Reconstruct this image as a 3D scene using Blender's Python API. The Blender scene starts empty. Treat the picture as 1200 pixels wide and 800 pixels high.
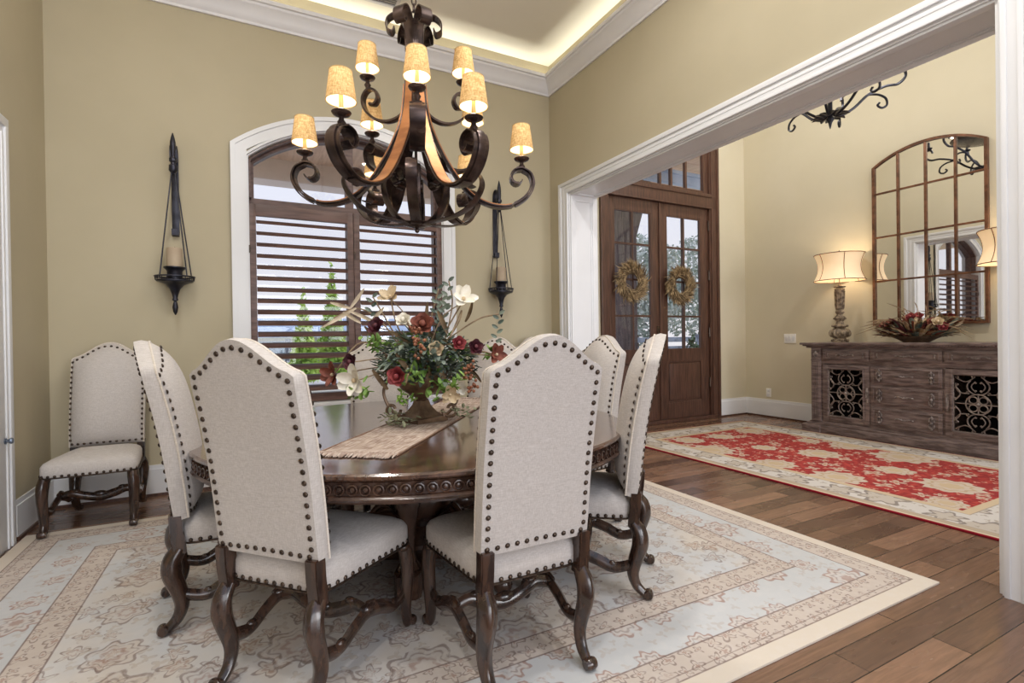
import bpy, bmesh, math, random
from mathutils import Vector, Matrix
random.seed(7)
PI = math.pi
SC = bpy.context.scene
COL = SC.collection

# ------------------------------------------------------------------ camera
FPX, YAW, PITCH, ROLL, CAMH = 594.53, math.radians(27.5308), math.radians(-0.33294), math.radians(-0.78738), 1.16
_cy, _sy = math.cos(YAW), math.sin(YAW)
_F = Vector((_sy*math.cos(PITCH), _cy*math.cos(PITCH), math.sin(PITCH)))
_R0 = Vector((_cy, -_sy, 0)); _U0 = _R0.cross(_F)
_R = _R0*math.cos(ROLL) + _U0*math.sin(ROLL); _U = _U0*math.cos(ROLL) - _R0*math.sin(ROLL)
cd = bpy.data.cameras.new('camera'); cam = bpy.data.objects.new('camera', cd); COL.objects.link(cam)
cd.sensor_fit = 'HORIZONTAL'; cd.sensor_width = 36.0; cd.lens = 36.0*FPX/1200; cd.clip_start = 0.05
cam.matrix_world = Matrix(((_R.x, _U.x, -_F.x, 0), (_R.y, _U.y, -_F.y, 0), (_R.z, _U.z, -_F.z, CAMH), (0, 0, 0, 1)))
SC.camera = cam

# ------------------------------------------------------------------ world, lights, exposure
SC.view_settings.view_transform = 'Standard'; SC.view_settings.look = 'None'
SC.view_settings.exposure = -0.34; SC.view_settings.gamma = 1.0; SC.view_settings.use_curve_mapping = False
SC.cycles.use_denoising = True
SC.cycles.max_bounces = 10; SC.cycles.diffuse_bounces = 5; SC.cycles.sample_clamp_indirect = 4.0
SC.cycles.caustics_reflective = False; SC.cycles.caustics_refractive = False
W = bpy.data.worlds.new('sky'); SC.world = W; W.use_nodes = True
WN = W.node_tree; bgn = WN.nodes['Background']
tc = WN.nodes.new('ShaderNodeTexCoord'); sep = WN.nodes.new('ShaderNodeSeparateXYZ'); rmp = WN.nodes.new('ShaderNodeValToRGB')
WN.links.new(tc.outputs['Generated'], sep.inputs[0]); WN.links.new(sep.outputs['Z'], rmp.inputs[0]); WN.links.new(rmp.outputs[0], bgn.inputs[0])
rmp.color_ramp.elements[0].position = 0.0; rmp.color_ramp.elements[0].color = (0.82, 0.79, 0.82, 1)
rmp.color_ramp.elements[1].position = 0.7; rmp.color_ramp.elements[1].color = (0.62, 0.70, 0.90, 1)
bgn.inputs[1].default_value = 1.5

def area(name, loc, target, sx, sy, power, col=(1, 1, 1)):
    d = bpy.data.lights.new(name, 'AREA'); d.shape = 'RECTANGLE'; d.size = sx; d.size_y = sy; d.energy = power; d.color = col
    o = bpy.data.objects.new(name, d); COL.objects.link(o); o.location = loc
    o.rotation_euler = (Vector(target)-Vector(loc)).to_track_quat('-Z', 'Y').to_euler()
    return o
def point(name, loc, power, col, rad=0.03):
    d = bpy.data.lights.new(name, 'POINT'); d.energy = power; d.color = col; d.shadow_soft_size = rad
    o = bpy.data.objects.new(name, d); COL.objects.link(o); o.location = loc
    return o
area('added_rear_fill', (1.6, -9.0, 2.3), (0.6, 3.2, 1.8), 7.0, 4.6, 410, (0.94, 0.965, 1.0))  # unseen fill light added behind the camera to brighten the dining room
area('added_foyer_fill', (5.6, -8.0, 2.0), (4.9, 4.0, 1.8), 3.0, 4.0, 400, (0.96, 0.975, 1.0))  # second added fill from behind the camera, for the foyer
CEIL = 4.10
ADDED_FILLS = [(x, y, CEIL) for x in (-.5, 1.8) for y in (.0, 1.15, 2.3)] + [(4.9, 1.5, 5.0), (4.9, 4.05, 5.0)]  # unseen ceiling lamps added to lift the rug, floor and foyer
for x, y, z in ADDED_FILLS:
    d = bpy.data.lights.new('added_ceiling_fill', 'AREA'); d.shape = 'DISK'; d.size = .15; d.energy = 26 if z < 4.5 else 44; d.color = (1, .975, .94)
    o = bpy.data.objects.new('added_ceiling_fill', d); COL.objects.link(o); o.location = (x, y, z-.025)
sd = bpy.data.lights.new('sun', 'SUN'); sd.energy = 2.2; sd.angle = 0.02; sd.color = (1, 0.97, 0.92)
so = bpy.data.objects.new('sun', sd); COL.objects.link(so); so.rotation_euler = Vector((-0.80, -0.10, -0.59)).to_track_quat('-Z', 'Y').to_euler()
COVE = (1.0, 0.96, 0.80)
for nm, l, t, sx, sy, pw in (('cove_strip_back', (0.84, 4.655, 3.90), (0.84, 4.60, 4.5), 4.0, 0.02, 7.0),
                             ('cove_strip_opening', (2.90, 2.2, 3.90), (2.84, 2.2, 4.5), 0.02, 4.8, 7.6),
                             ('cove_strip_left', (-1.22, 2.2, 3.90), (-1.16, 2.2, 4.5), 0.02, 4.8, 7.6)):
    o = area(nm, l, t, 1, 1, pw, COVE)
    o.rotation_euler = (PI, 0, 0); o.data.size = sx; o.data.size_y = sy

# ------------------------------------------------------------------ node helpers
def srgb(r, g, b):
    f = lambda c: (c/255/12.92) if c/255 <= 0.04045 else ((c/255+0.055)/1.055)**2.4
    return (f(r), f(g), f(b), 1)
class NT:
    def __init__(s, name, rough=0.5, metal=0.0, spec=0.5):
        s.mt = bpy.data.materials.new(name); s.mt.use_nodes = True; s.t = s.mt.node_tree
        s.b = s.t.nodes['Principled BSDF']; s.b.inputs['Roughness'].default_value = rough
        s.b.inputs['Metallic'].default_value = metal; s.b.inputs['Specular IOR Level'].default_value = spec
        s._tc = None
    def node(s, typ, **kw):
        n = s.t.nodes.new(typ)
        for k, v in kw.items(): setattr(n, k, v)
        return n
    def put(s, sock, v):
        if isinstance(v, bpy.types.NodeSocket): s.t.links.new(v, sock)
        else: sock.default_value = v
    def co(s, kind='Object'):
        if s._tc is None: s._tc = s.node('ShaderNodeTexCoord')
        return s._tc.outputs[kind]
    def m(s, op, a, b=0.0, c=0.0):
        n = s.node('ShaderNodeMath', operation=op); s.put(n.inputs[0], a); s.put(n.inputs[1], b); s.put(n.inputs[2], c); return n.outputs[0]
    def mapping(s, v, scale=(1, 1, 1), rot=(0, 0, 0), loc=(0, 0, 0)):
        n = s.node('ShaderNodeMapping'); s.put(n.inputs['Vector'], v); n.inputs['Scale'].default_value = scale
        n.inputs['Rotation'].default_value = rot; n.inputs['Location'].default_value = loc; return n.outputs[0]
    def noise(s, v, scale, detail=3, rough=0.55, dist=0.0):
        n = s.node('ShaderNodeTexNoise'); s.put(n.inputs['Vector'], v); n.inputs['Scale'].default_value = scale
        n.inputs['Detail'].default_value = detail; n.inputs['Roughness'].default_value = rough; n.inputs['Distortion'].default_value = dist
        return n.outputs[0]
    def mix(s, f, a, b, mode='MIX'):
        n = s.node('ShaderNodeMix', data_type='RGBA', blend_type=mode); s.put(n.inputs[0], f); s.put(n.inputs[6], a); s.put(n.inputs[7], b); return n.outputs[2]
    def sstep(s, v, a, b, lo=0.0, hi=1.0):
        n = s.node('ShaderNodeMapRange', interpolation_type='SMOOTHSTEP'); s.put(n.inputs[0], v)
        for i, x in enumerate((a, b, lo, hi)): n.inputs[1+i].default_value = x
        return n.outputs[0]
    def band(s, v, a, b, e=0.004):
        return s.m('MULTIPLY', s.sstep(v, a-e, a+e), s.sstep(v, b-e, b+e, 1.0, 0.0))
    def col(s, c): s.put(s.b.inputs['Base Color'], c); return s
    def bump(s, h, strength=0.3, dist=0.01):
        n = s.node('ShaderNodeBump'); s.put(n.inputs['Height'], h); n.inputs['Strength'].default_value = strength; n.inputs['Distance'].default_value = dist
        s.t.links.new(n.outputs[0], s.b.inputs['Normal']); return s
    def sepxyz(s, v):
        n = s.node('ShaderNodeSeparateXYZ'); s.put(n.inputs[0], v); return n.outputs
    def comb(s, x, y, z=0.0):
        n = s.node('ShaderNodeCombineXYZ'); s.put(n.inputs[0], x); s.put(n.inputs[1], y); s.put(n.inputs[2], z); return n.outputs[0]

def simple(name, c1, c2=None, rough=0.5, metal=0.0, spec=0.5, scale=8.0, stretch=(1, 1, 1), bump=0.0, detail=4, coat=0.0):
    t = NT(name, rough, metal, spec)
    v = t.mapping(t.co(), stretch)
    n = t.noise(v, scale, detail)
    t.col(t.mix(t.sstep(n, 0.35, 0.65), c1, c2 or c1))
    if bump: t.bump(n, bump, 0.01)
    if coat: t.b.inputs['Coat Weight'].default_value = coat; t.b.inputs['Coat Roughness'].default_value = 0.12
    return t.mt

MAT = {}
MAT['wall'] = simple('warm beige wall paint', srgb(180, 170, 145), srgb(184, 174, 149), 0.75, spec=0.25, scale=1.3)
MAT['foyer_wall'] = simple('foyer cream wall paint', srgb(207, 199, 176), srgb(211, 203, 181), 0.75, spec=0.25, scale=1.3)
MAT['ceiling'] = simple('tray ceiling paint', srgb(240, 236, 226), srgb(243, 239, 229), 0.9, spec=0.2, scale=1.0)
MAT['trim'] = simple('white trim paint', srgb(224, 225, 228), srgb(228, 229, 232), 0.32, spec=0.5, scale=2.0)
MAT['crown'] = simple('crown moulding paint', srgb(224, 223, 226), srgb(228, 227, 230), 0.5, scale=2.0)
MAT['mahogany'] = simple('mahogany door wood', srgb(72, 50, 41), srgb(94, 66, 54), 0.36, spec=0.45, scale=6, stretch=(9, 9, 0.7))
MAT['shutter'] = simple('stained shutter wood', srgb(84, 62, 56), srgb(110, 84, 76), 0.4, spec=0.45, scale=5, stretch=(0.8, 6, 6))
MAT['chair_wood'] = simple('dark walnut chair wood', srgb(38, 26, 22), srgb(70, 49, 38), 0.22, spec=0.55, scale=7, stretch=(5, 5, 1.0), coat=0.35)
MAT['table_wood'] = simple('carved table wood', srgb(52, 35, 28), srgb(84, 60, 48), 0.25, spec=0.55, scale=14, coat=0.3)
MAT['nail'] = simple('dark bronze nailhead', srgb(58, 48, 42), srgb(84, 70, 60), 0.32, metal=0.75, scale=60)
MAT['iron'] = simple('black wrought iron', srgb(34, 34, 42), srgb(56, 56, 66), 0.36, metal=0.6, scale=12)
MAT['bronze'] = simple('oil rubbed bronze', srgb(58, 48, 47), srgb(92, 76, 70), 0.27, metal=0.7, scale=5, stretch=(1, 1, 3))
MAT['copper'] = simple('rubbed copper highlight', srgb(150, 96, 58), srgb(188, 128, 80), 0.36, metal=0.6, scale=5, stretch=(1, 1, 3))
MAT['candle'] = simple('cream candle wax', srgb(168, 150, 128), srgb(180, 163, 140), 0.7, scale=4)
MAT['brass_dark'] = simple('aged brass urn', srgb(112, 92, 76), srgb(146, 122, 102), 0.35, metal=0.65, scale=14)
MAT['plate'] = simple('white plastic plate', srgb(238, 238, 236), None, 0.4)
MAT['vent'] = simple('white vent metal', srgb(214, 212, 214), None, 0.5)
MAT['vent_dark'] = simple('vent duct grey', srgb(120, 118, 122), None, 0.6)
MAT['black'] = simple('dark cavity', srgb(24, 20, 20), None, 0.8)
MAT['sb_wood'] = simple('distressed sideboard wood', srgb(92, 78, 75), srgb(134, 118, 114), 0.38, spec=0.45, scale=9, stretch=(2, 0.8, 5), bump=0.05)
MAT['sb_orn'] = simple('worn carved ornament', srgb(100, 90, 86), srgb(158, 148, 144), 0.4, metal=0.25, scale=40)
MAT['grille'] = simple('pewter iron grille', srgb(112, 100, 94), srgb(156, 144, 136), 0.4, metal=0.45, scale=30)
MAT['lamp_stone'] = simple('weathered lamp base', srgb(96, 82, 68), srgb(168, 152, 130), 0.6, scale=28, bump=0.3)
MAT['mirror_frame'] = simple('antique copper mirror frame', srgb(92, 62, 46), srgb(128, 88, 66), 0.38, metal=0.5, scale=12)
t = NT('mirror silver', 0.015, 1.0); t.col((0.86, 0.86, 0.85, 1)); MAT['mirror'] = t.mt
t = NT('window glass', 0.0); t.b.inputs['Transmission Weight'].default_value = 0.0
_tr = t.node('ShaderNodeBsdfTransparent'); _gl = t.node('ShaderNodeBsdfGlossy'); _gl.inputs['Roughness'].default_value = 0.02
_mx = t.node('ShaderNodeMixShader')
_tr.inputs[0].default_value = (0.97, 0.98, 0.99, 1)
_mx.inputs[0].default_value = 0.05; t.t.links.new(_tr.outputs[0], _mx.inputs[1]); t.t.links.new(_gl.outputs[0], _mx.inputs[2])
t.t.links.new(_mx.outputs[0], t.t.nodes['Material Output'].inputs[0]); MAT['glass'] = t.mt

def linen(name, a, b):
    t = NT(name, 0.9, spec=0.15)
    c = t.co()
    wx = t.noise(t.mapping(c, (520, 520, 40)), 1.0, 2); wz = t.noise(t.mapping(c, (44, 44, 620)), 1.0, 2)
    w = t.m('ADD', t.m('MULTIPLY', wx, 0.5), t.m('MULTIPLY', wz, 0.5))
    t.col(t.mix(t.sstep(w, 0.34, 0.66), a, b)); t.bump(w, 0.2, 0.002)
    t.b.inputs['Sheen Weight'].default_value = 0.15
    return t.mt
MAT['linen'] = linen('oatmeal linen', srgb(180, 173, 168), srgb(203, 197, 193))
MAT['linen_edge'] = linen('oatmeal linen welt', srgb(196, 186, 174), srgb(222, 213, 202))

# wood plank floor
t = NT('hand scraped plank floor', 0.3, spec=0.5)
c = t.co()
br = t.node('ShaderNodeTexBrick'); br.offset = 0.37; br.offset_frequency = 2; br.squash = 1.0
t.put(br.inputs['Vector'], c)
br.inputs['Scale'].default_value = 1.0; br.inputs['Brick Width'].default_value = 1.15; br.inputs['Row Height'].default_value = 0.122
br.inputs['Mortar Size'].default_value = 0.0022; br.inputs['Mortar Smooth'].default_value = 0.2; br.inputs['Bias'].default_value = 0.0
br.inputs['Color1'].default_value = srgb(92, 68, 56); br.inputs['Color2'].default_value = srgb(150, 115, 93); br.inputs['Mortar'].default_value = srgb(34, 24, 20)
gr = t.noise(t.mapping(c, (3.0, 38, 1)), 1.6, 5, 0.6, 0.4)
wav = t.noise(t.mapping(c, (1.2, 5, 1)), 1.5, 3)
cl = t.mix(t.sstep(gr, 0.3, 0.72), br.outputs[0], (0.02, 0.013, 0.009, 1)); 
mixn = t.node('ShaderNodeMix', data_type='RGBA'); mixn.inputs[0].default_value = 0.35
t.put(mixn.inputs[6], br.outputs[0]); t.put(mixn.inputs[7], cl); t.col(mixn.outputs[2])
t.put(t.b.inputs['Roughness'], t.sstep(wav, 0.3, 0.7, 0.17, 0.32))
hh = t.m('ADD', t.m('MULTIPLY', wav, 0.6), t.m('ADD', t.m('MULTIPLY', gr, 0.15), t.m('MULTIPLY', br.outputs['Fac'], -0.7)))
t.bump(hh, 0.35, 0.008); MAT['floor'] = t.mt

# table top planks
t = NT('polished table top', 0.2, spec=0.55)
c = t.co(); x, y, z = t.sepxyz(c)
pl = t.m('FRACT', t.m('MULTIPLY', t.m('ADD', t.m('MULTIPLY', x, 0.42), t.m('MULTIPLY', y, 0.91)), 6.5))
grn = t.noise(t.mapping(c, (3, 30, 3), (0, 0, -0.44)), 2.0, 5, 0.6, 0.6)
cc = t.mix(t.sstep(grn, 0.32, 0.68), srgb(56, 38, 30), srgb(104, 76, 60))
t.col(t.mix(t.band(pl, -0.1, 0.03, 0.01), cc, srgb(40, 27, 22)))
t.b.inputs['Coat Weight'].default_value = 1.0; t.b.inputs['Coat Roughness'].default_value = 0.13; t.b.inputs['Coat IOR'].default_value = 1.75
t.bump(grn, 0.12, 0.004); MAT['table_top'] = t.mt

# ------------------------------------------------------------------ rug patterns
def motif(t, x, y, s, r0, petals, jitter=0.6, ox=0.0, oy=0.0, wob=0.28):
    """flower medallions scattered on a cell grid: returns (distance inside flower -, ring line mask, fill mask, random)"""
    v = t.comb(t.m('MULTIPLY_ADD', x, s, ox), t.m('MULTIPLY_ADD', y, s, oy))
    n = t.node('ShaderNodeTexVoronoi', voronoi_dimensions='2D', feature='F1'); n.inputs['Scale'].default_value = 1.0
    n.inputs['Randomness'].default_value = jitter; t.put(n.inputs['Vector'], v)
    d = t.node('ShaderNodeVectorMath', operation='SUBTRACT'); t.put(d.inputs[0], v); t.put(d.inputs[1], n.outputs['Position'])
    dx, dy, _ = t.sepxyz(d.outputs[0])
    cr, cg, cb = t.sepxyz(n.outputs['Color'])
    ang = t.m('ADD', t.m('ARCTAN2', dy, dx), t.m('MULTIPLY', cr, 3.0))
    pet = t.m('ADD', 1.0, t.m('MULTIPLY', t.m('SINE', t.m('MULTIPLY', ang, petals)), wob))
    rad = t.m('MULTIPLY', t.m('MULTIPLY', pet, r0), t.m('MULTIPLY_ADD', cg, 0.7, 0.55))
    q = t.m('DIVIDE', n.outputs['Distance'], rad)
    return q, cb

def rug_mat(name, hx, hy, red):
    t = NT(name, 0.95, spec=0.1)
    c = t.co(); x, y, z = t.sepxyz(c)
    wx = t.m('MULTIPLY', t.m('SUBTRACT', t.noise(c, 9, 3), 0.5), 0.05); wy = t.m('MULTIPLY', t.m('SUBTRACT', t.noise(t.mapping(c, loc=(3, 7, 1)), 9, 3), 0.5), 0.05)
    xx = t.m('ADD', x, wx); yy = t.m('ADD', y, wy)
    d = t.m('MINIMUM', t.m('SUBTRACT', hx, t.m('ABSOLUTE', x)), t.m('SUBTRACT', hy, t.m('ABSOLUTE', y)))
    n1 = t.noise(c, 2.2, 3); n2 = t.noise(c, 26, 4); weave = t.noise(t.mapping(c, (60, 330, 1)), 1.0, 2)
    if not red:
        b = dict(a=0.075, g1=0.20, m=0.42, g2=0.54)
        ivory, line, pink, blue, tan, rust = srgb(212, 201, 187), srgb(118, 98, 92), srgb(198, 186, 176), srgb(196, 197, 198), srgb(182, 166, 148), srgb(150, 112, 98)
        brk = t.sstep(t.noise(t.mapping(c, loc=(5, 2, 0)), 17, 4, .65), .30, .50)           # worn patches break every outline
        def over(mask, k, base, colr): return t.mix(t.m('MULTIPLY', t.m('MULTIPLY', mask, brk), k*.8), base, colr)
        field = t.mix(t.sstep(n1, 0.32, 0.68), srgb(206, 197, 187), srgb(197, 199, 202))
        q, rn = motif(t, xx, yy, 2.9, 0.30, 7, 0.5, 0, 0, .14)
        q2, rn2 = motif(t, xx, yy, 6.3, 0.24, 5, 0.9, 3.3, 1.7, 0.35)
        q3, rn3 = motif(t, xx, yy, 14.0, 0.24, 3, 1.0, 0.3, 5.7, 0.6)
        field = over(t.sstep(q3, 1.05, 0.75), .55, field, tan)
        field = over(t.band(q3, .9, 1.15, .08), .35, field, line)
        field = over(t.sstep(q2, 1.1, 0.9), .45, field, t.mix(t.sstep(rn2, .4, .6), srgb(190, 172, 154), srgb(186, 184, 182)))
        field = over(t.band(q2, 0.9, 1.12, 0.05), .75, field, line)
        field = over(t.band(q2, 0.35, 0.6, 0.08), .6, field, rust)
        field = over(t.sstep(q, 1.05, 0.95), .40, field, t.mix(t.sstep(rn, .45, .55), srgb(198, 178, 160), srgb(186, 176, 170)))
        field = over(t.band(q, 0.92, 1.05, 0.03), .8, field, line)
        field = over(t.band(q, 0.66, 0.74, 0.03), .6, field, line)
        field = over(t.band(q, 0.30, 0.46, 0.05), .6, field, rust)
        bq, br_ = motif(t, xx, yy, 4.2, 0.33, 9, 0.30, 0.2, 0.45, 0.13)
        bord = over(t.sstep(q3, 0.98, 0.75), .5, blue, srgb(182, 168, 156))
        bord = over(t.sstep(bq, 1.05, 0.9), .5, bord, srgb(208, 188, 174))
        bord = over(t.band(bq, 0.88, 1.05, 0.04), .85, bord, rust)
        bord = over(t.band(bq, 0.55, 0.68, 0.04), .6, bord, line)
        bord = over(t.sstep(bq, 0.38, 0.26), .7, bord, rust)
        gq, gr_ = motif(t, xx, yy, 14.0, 0.33, 4, 0.25, 0, 0, 0.4)
        guard = over(t.band(gq, 0.8, 1.15, 0.08), .8, pink, line)
        guard = over(t.sstep(gq, 0.5, 0.3), .7, guard, rust)
        col = t.mix(t.sstep(d, b['g2']-.002, b['g2']+.002), guard, field)
        col = t.mix(t.sstep(d, b['m']-.002, b['m']+.002), bord, col)
        col = t.mix(t.sstep(d, b['g1']-.002, b['g1']+.002), guard, col)
        col = t.mix(t.sstep(d, b['a']-.002, b['a']+.002), ivory, col)
        ln = t.band(d, b['a']-.003, b['a']+.003, .002)
        for k in ('g1', 'm', 'g2'):
            ln = t.m('MAXIMUM', ln, t.band(d, b[k]-.0035, b[k]+.0035, .002))
        ln = t.m('MAXIMUM', ln, t.m('MULTIPLY', t.band(d, .098, .103, .002), .7))
        col = t.mix(t.m('MULTIPLY', ln, 0.8), col, line)
        col = t.mix(t.m('MULTIPLY', t.sstep(n2, 0.45, 0.7), 0.18), col, srgb(216, 210, 206))
    else:
        cream, redc, dark, grey = srgb(196, 180, 164), srgb(146, 56, 56), srgb(118, 34, 40), srgb(150, 140, 130)
        field = t.mix(t.sstep(n2, 0.4, 0.66), redc, srgb(178, 72, 66))
        q, rn = motif(t, xx, yy, 1.75, 0.31, 9, 0.5, 0.3, 0.2, 0.10)
        q2, _ = motif(t, xx, yy, 5.0, 0.23, 4, 0.9, 3.3, 1.7, 0.45)
        q3, _ = motif(t, xx, yy, 11, 0.19, 3, 1.0, 1.1, 4.7, 0.6)
        field = t.mix(t.sstep(q3, 1.0, 0.8, 0, 0.75), field, srgb(206, 160, 140))
        field = t.mix(t.sstep(q2, 1.05, 0.9, 0, 0.9), field, cream)
        field = t.mix(t.sstep(q2, 0.5, 0.4, 0, 0.8), field, srgb(178, 120, 96))
        field = t.mix(t.sstep(q, 1.04, 0.98), field, cream)
        field = t.mix(t.m('MULTIPLY', t.band(q, 0.62, 0.74, 0.04), 0.7), field, srgb(176, 150, 118))
        field = t.mix(t.m('MULTIPLY', t.sstep(q, 0.45, 0.36), 0.6), field, srgb(190, 166, 128))
        bq, _ = motif(t, xx, yy, 3.2, 0.34, 6, 0.5, 0.2, 0.45, 0.25)
        bord = t.mix(t.m('MULTIPLY', t.sstep(bq, 1.05, 0.9), 0.7), srgb(202, 196, 190), srgb(180, 168, 154))
        bord = t.mix(t.m('MULTIPLY', t.band(bq, 0.86, 1.12, 0.05), 0.85), bord, srgb(128, 118, 112))
        bord = t.mix(t.m('MULTIPLY', t.sstep(q3, 0.95, 0.8), 0.7), bord, srgb(158, 146, 132))
        col = t.mix(t.sstep(d, .395, .40), srgb(198, 178, 150), field)
        col = t.mix(t.sstep(d, .335, .34), bord, col)
        col = t.mix(t.sstep(d, .095, .10), srgb(176, 160, 140), col)
        col = t.mix(t.sstep(d, .035, .04), srgb(206, 190, 164), col)
        col = t.mix(t.sstep(d, .016, .020), srgb(140, 30, 44), col)
        ln = t.m('MAXIMUM', t.band(d, .335, .343, .002), t.band(d, .096, .102, .002))
        col = t.mix(t.m('MULTIPLY', ln, 0.7), col, grey)
    t.col(col); t.bump(t.m('ADD', weave, t.m('MULTIPLY', n2, .6)), 0.25, 0.004)
    return t.mt

# ------------------------------------------------------------------ mesh builder
class MB:
    def __init__(s): s.bm = bmesh.new(); s.k = 0
    def box(s, a, b, bev=0.0):
        e = .00012*(s.k % 9); s.k += 1                       # a hair of difference so that no two faces coincide
        lo = Vector((min(a[0], b[0]), min(a[1], b[1]), min(a[2], b[2]))); hi = Vector((max(a[0], b[0]), max(a[1], b[1]), max(a[2], b[2])))
        lo -= Vector((e, e, e)); hi += Vector((e, e, e))
        v = [s.bm.verts.new((x, y, z)) for x in (lo.x, hi.x) for y in (lo.y, hi.y) for z in (lo.z, hi.z)]
        fs = [s.bm.faces.new([v[i] for i in q]) for q in ((0, 1, 3, 2), (4, 6, 7, 5), (0, 4, 5, 1), (2, 3, 7, 6), (0, 2, 6, 4), (1, 5, 7, 3))]
        if bev > 0:
            es = list({e for f in fs for e in f.edges})
            bmesh.ops.bevel(s.bm, geom=es, offset=bev, segments=2, affect='EDGES', profile=0.6)
        return s
    def rings(s, rings, closed=True, cap=True):
        """list of lists of points, joined ring by ring"""
        vs = [[s.bm.verts.new(p) for p in r] for r in rings]
        n = len(vs[0])
        for a, b in zip(vs, vs[1:]):
            for i in range(n if closed else n-1):
                j = (i+1) % n
                s.bm.faces.new((a[i], a[j], b[j], b[i]))
        if cap and closed and n > 2:
            s.bm.faces.new(vs[0][::-1]); s.bm.faces.new(vs[-1])
        return s
    def lathe(s, prof, c=(0, 0, 0), n=20, axis='z', flute=None):
        """prof: (radius, height) pairs"""
        rs = []
        for r, h in prof:
            ring = []
            for i in range(n):
                a = 2*PI*i/n
                rr = max(r, 0.0004)*(1 + (flute[1]*math.cos(flute[0]*a) if flute else 0))
                p = (rr*math.cos(a), rr*math.sin(a), h)
                if axis == 'x': p = (p[2], p[0], p[1])
                if axis == 'y': p = (p[0], p[2], p[1])
                ring.append((p[0]+c[0], p[1]+c[1], p[2]+c[2]))
            rs.append(ring)
        return s.rings(rs)
    def tube(s, path, rad, n=8, squash=(1, 1), flute=0.0, up=(0, 0, 1), twist=0.0):
        P = [Vector(p) for p in path]; rs = []
        R = rad if hasattr(rad, '__len__') else [rad]*len(P)
        ref = None
        for i, p in enumerate(P):
            t = (P[min(i+1, len(P)-1)]-P[max(i-1, 0)])
            t = t.normalized() if t.length > 1e-9 else Vector((0, 0, 1))
            if ref is None:
                ref = Vector(up) if abs(t.dot(Vector(up))) < 0.92 else Vector((1, 0, 0))
            u = (ref - t*ref.dot(t)).normalized(); ref = u; w = t.cross(u)
            rs.append([p + (u*math.cos(a)*squash[0] + w*math.sin(a)*squash[1])*R[i]*(1+flute*math.cos(4*a)) for a in (2*PI*k/n+twist for k in range(n))])
        return s.rings(rs)
    def ribbon(s, path, side, width, thick, taper=None):
        """flat band following path, wide along side"""
        P = [Vector(p) for p in path]; sd = Vector(side).normalized(); rs = []
        for i, p in enumerate(P):
            t = (P[min(i+1, len(P)-1)]-P[max(i-1, 0)]).normalized()
            nrm = sd.cross(t).normalized(); k = taper(i/(len(P)-1)) if taper else 1.0
            w, h = width*k/2, thick/2
            rs.append([p+sd*w+nrm*h, p+sd*w*0.5+nrm*h*1.5, p-sd*w*0.5+nrm*h*1.5, p-sd*w+nrm*h, p-sd*w-nrm*h, p+sd*w-nrm*h])
        return s.rings(rs)
    def ball(s, c, r, n=10, m=6, sc=(1, 1, 1)):
        prof = [(math.sin(PI*i/m), -math.cos(PI*i/m)) for i in range(m+1)]
        rs = [[(c[0]+sc[0]*r*max(p, .002)*math.cos(2*PI*k/n), c[1]+sc[1]*r*max(p, .002)*math.sin(2*PI*k/n), c[2]+sc[2]*r*h) for k in range(n)] for p, h in prof]
        return s.rings(rs)
    def grid(s, pts):
        vs = [[s.bm.verts.new(p) for p in r] for r in pts]
        for a, b in zip(vs, vs[1:]):
            for i in range(len(a)-1): s.bm.faces.new((a[i], a[i+1], b[i+1], b[i]))
        return s
    def prism(s, poly, d):
        """poly: list of 3D points (planar), extruded by vector d"""
        d = Vector(d); P = [Vector(p) for p in poly]
        return s.rings([P, [p+d for p in P]])
    def nail(s, p, nrm, r=0.009):
        nrm = Vector(nrm).normalized(); p = Vector(p)
        u = nrm.orthogonal().normalized(); w = nrm.cross(u)
        rs = [[p + nrm*h*r + (u*math.cos(a)+w*math.sin(a))*r*q for a in (2*PI*k/8 for k in range(8))] for q, h in ((1.0, -0.2), (1.0, 0.12), (0.72, 0.45), (0.05, 0.62))]
        return s.rings(rs)
    def mesh(s, name, angle=40):
        bmesh.ops.recalc_face_normals(s.bm, faces=s.bm.faces)
        me = bpy.data.meshes.new(name); s.bm.to_mesh(me); s.bm.free()
        for p in me.polygons: p.use_smooth = True
        me.set_sharp_from_angle(angle=math.radians(angle))
        return me
def obj(name, mb, mat, parent=None, loc=None, angle=40):
    me = mb.mesh(name, angle); me.materials.append(MAT[mat] if isinstance(mat, str) else mat)
    o = bpy.data.objects.new(name, me); COL.objects.link(o)
    if parent: o.parent = parent
    if loc: o.location = loc
    return o
def struct(name, mb, mat, parent=None, loc=None, angle=40):
    o = obj(name, mb, mat, parent, loc, angle)
    if parent is None: o['kind'] = 'structure'
    return o
def tag(o, label, cat, group=None):
    o['label'] = label; o['category'] = cat
    if group: o['group'] = group
    return o
def thing(name, label, cat, loc=(0, 0, 0), rz=0.0, group=None):
    o = bpy.data.objects.new(name, None); COL.objects.link(o); o.location = loc; o.rotation_euler = (0, 0, rz)
    o.empty_display_size = 0.1
    return tag(o, label, cat, group)
def dup(root, loc, rz, label, group=None):
    r = root.copy(); COL.objects.link(r); r.location = loc; r.rotation_euler = (0, 0, rz); tag(r, label, root['category'], group or root.get('group'))
    for ch in list(root.children):
        c = ch.copy(); COL.objects.link(c); c.parent = r
        for g in list(ch.children):
            d = g.copy(); COL.objects.link(d); d.parent = c
    return r
def spline(pts, n=8):
    """Catmull-Rom through points"""
    P = [Vector(p) for p in pts]; P = [P[0]*2-P[1]] + P + [P[-1]*2-P[-2]]; out = []
    for i in range(1, len(P)-2):
        for k in range(n):
            t = k/n; a, b, c, d = P[i-1:i+3]
            out.append(0.5*((2*b)+(c-a)*t+(2*a-5*b+4*c-d)*t*t+(3*b-a-3*c+d)*t**3))
    out.append(P[-2]); return out
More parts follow.
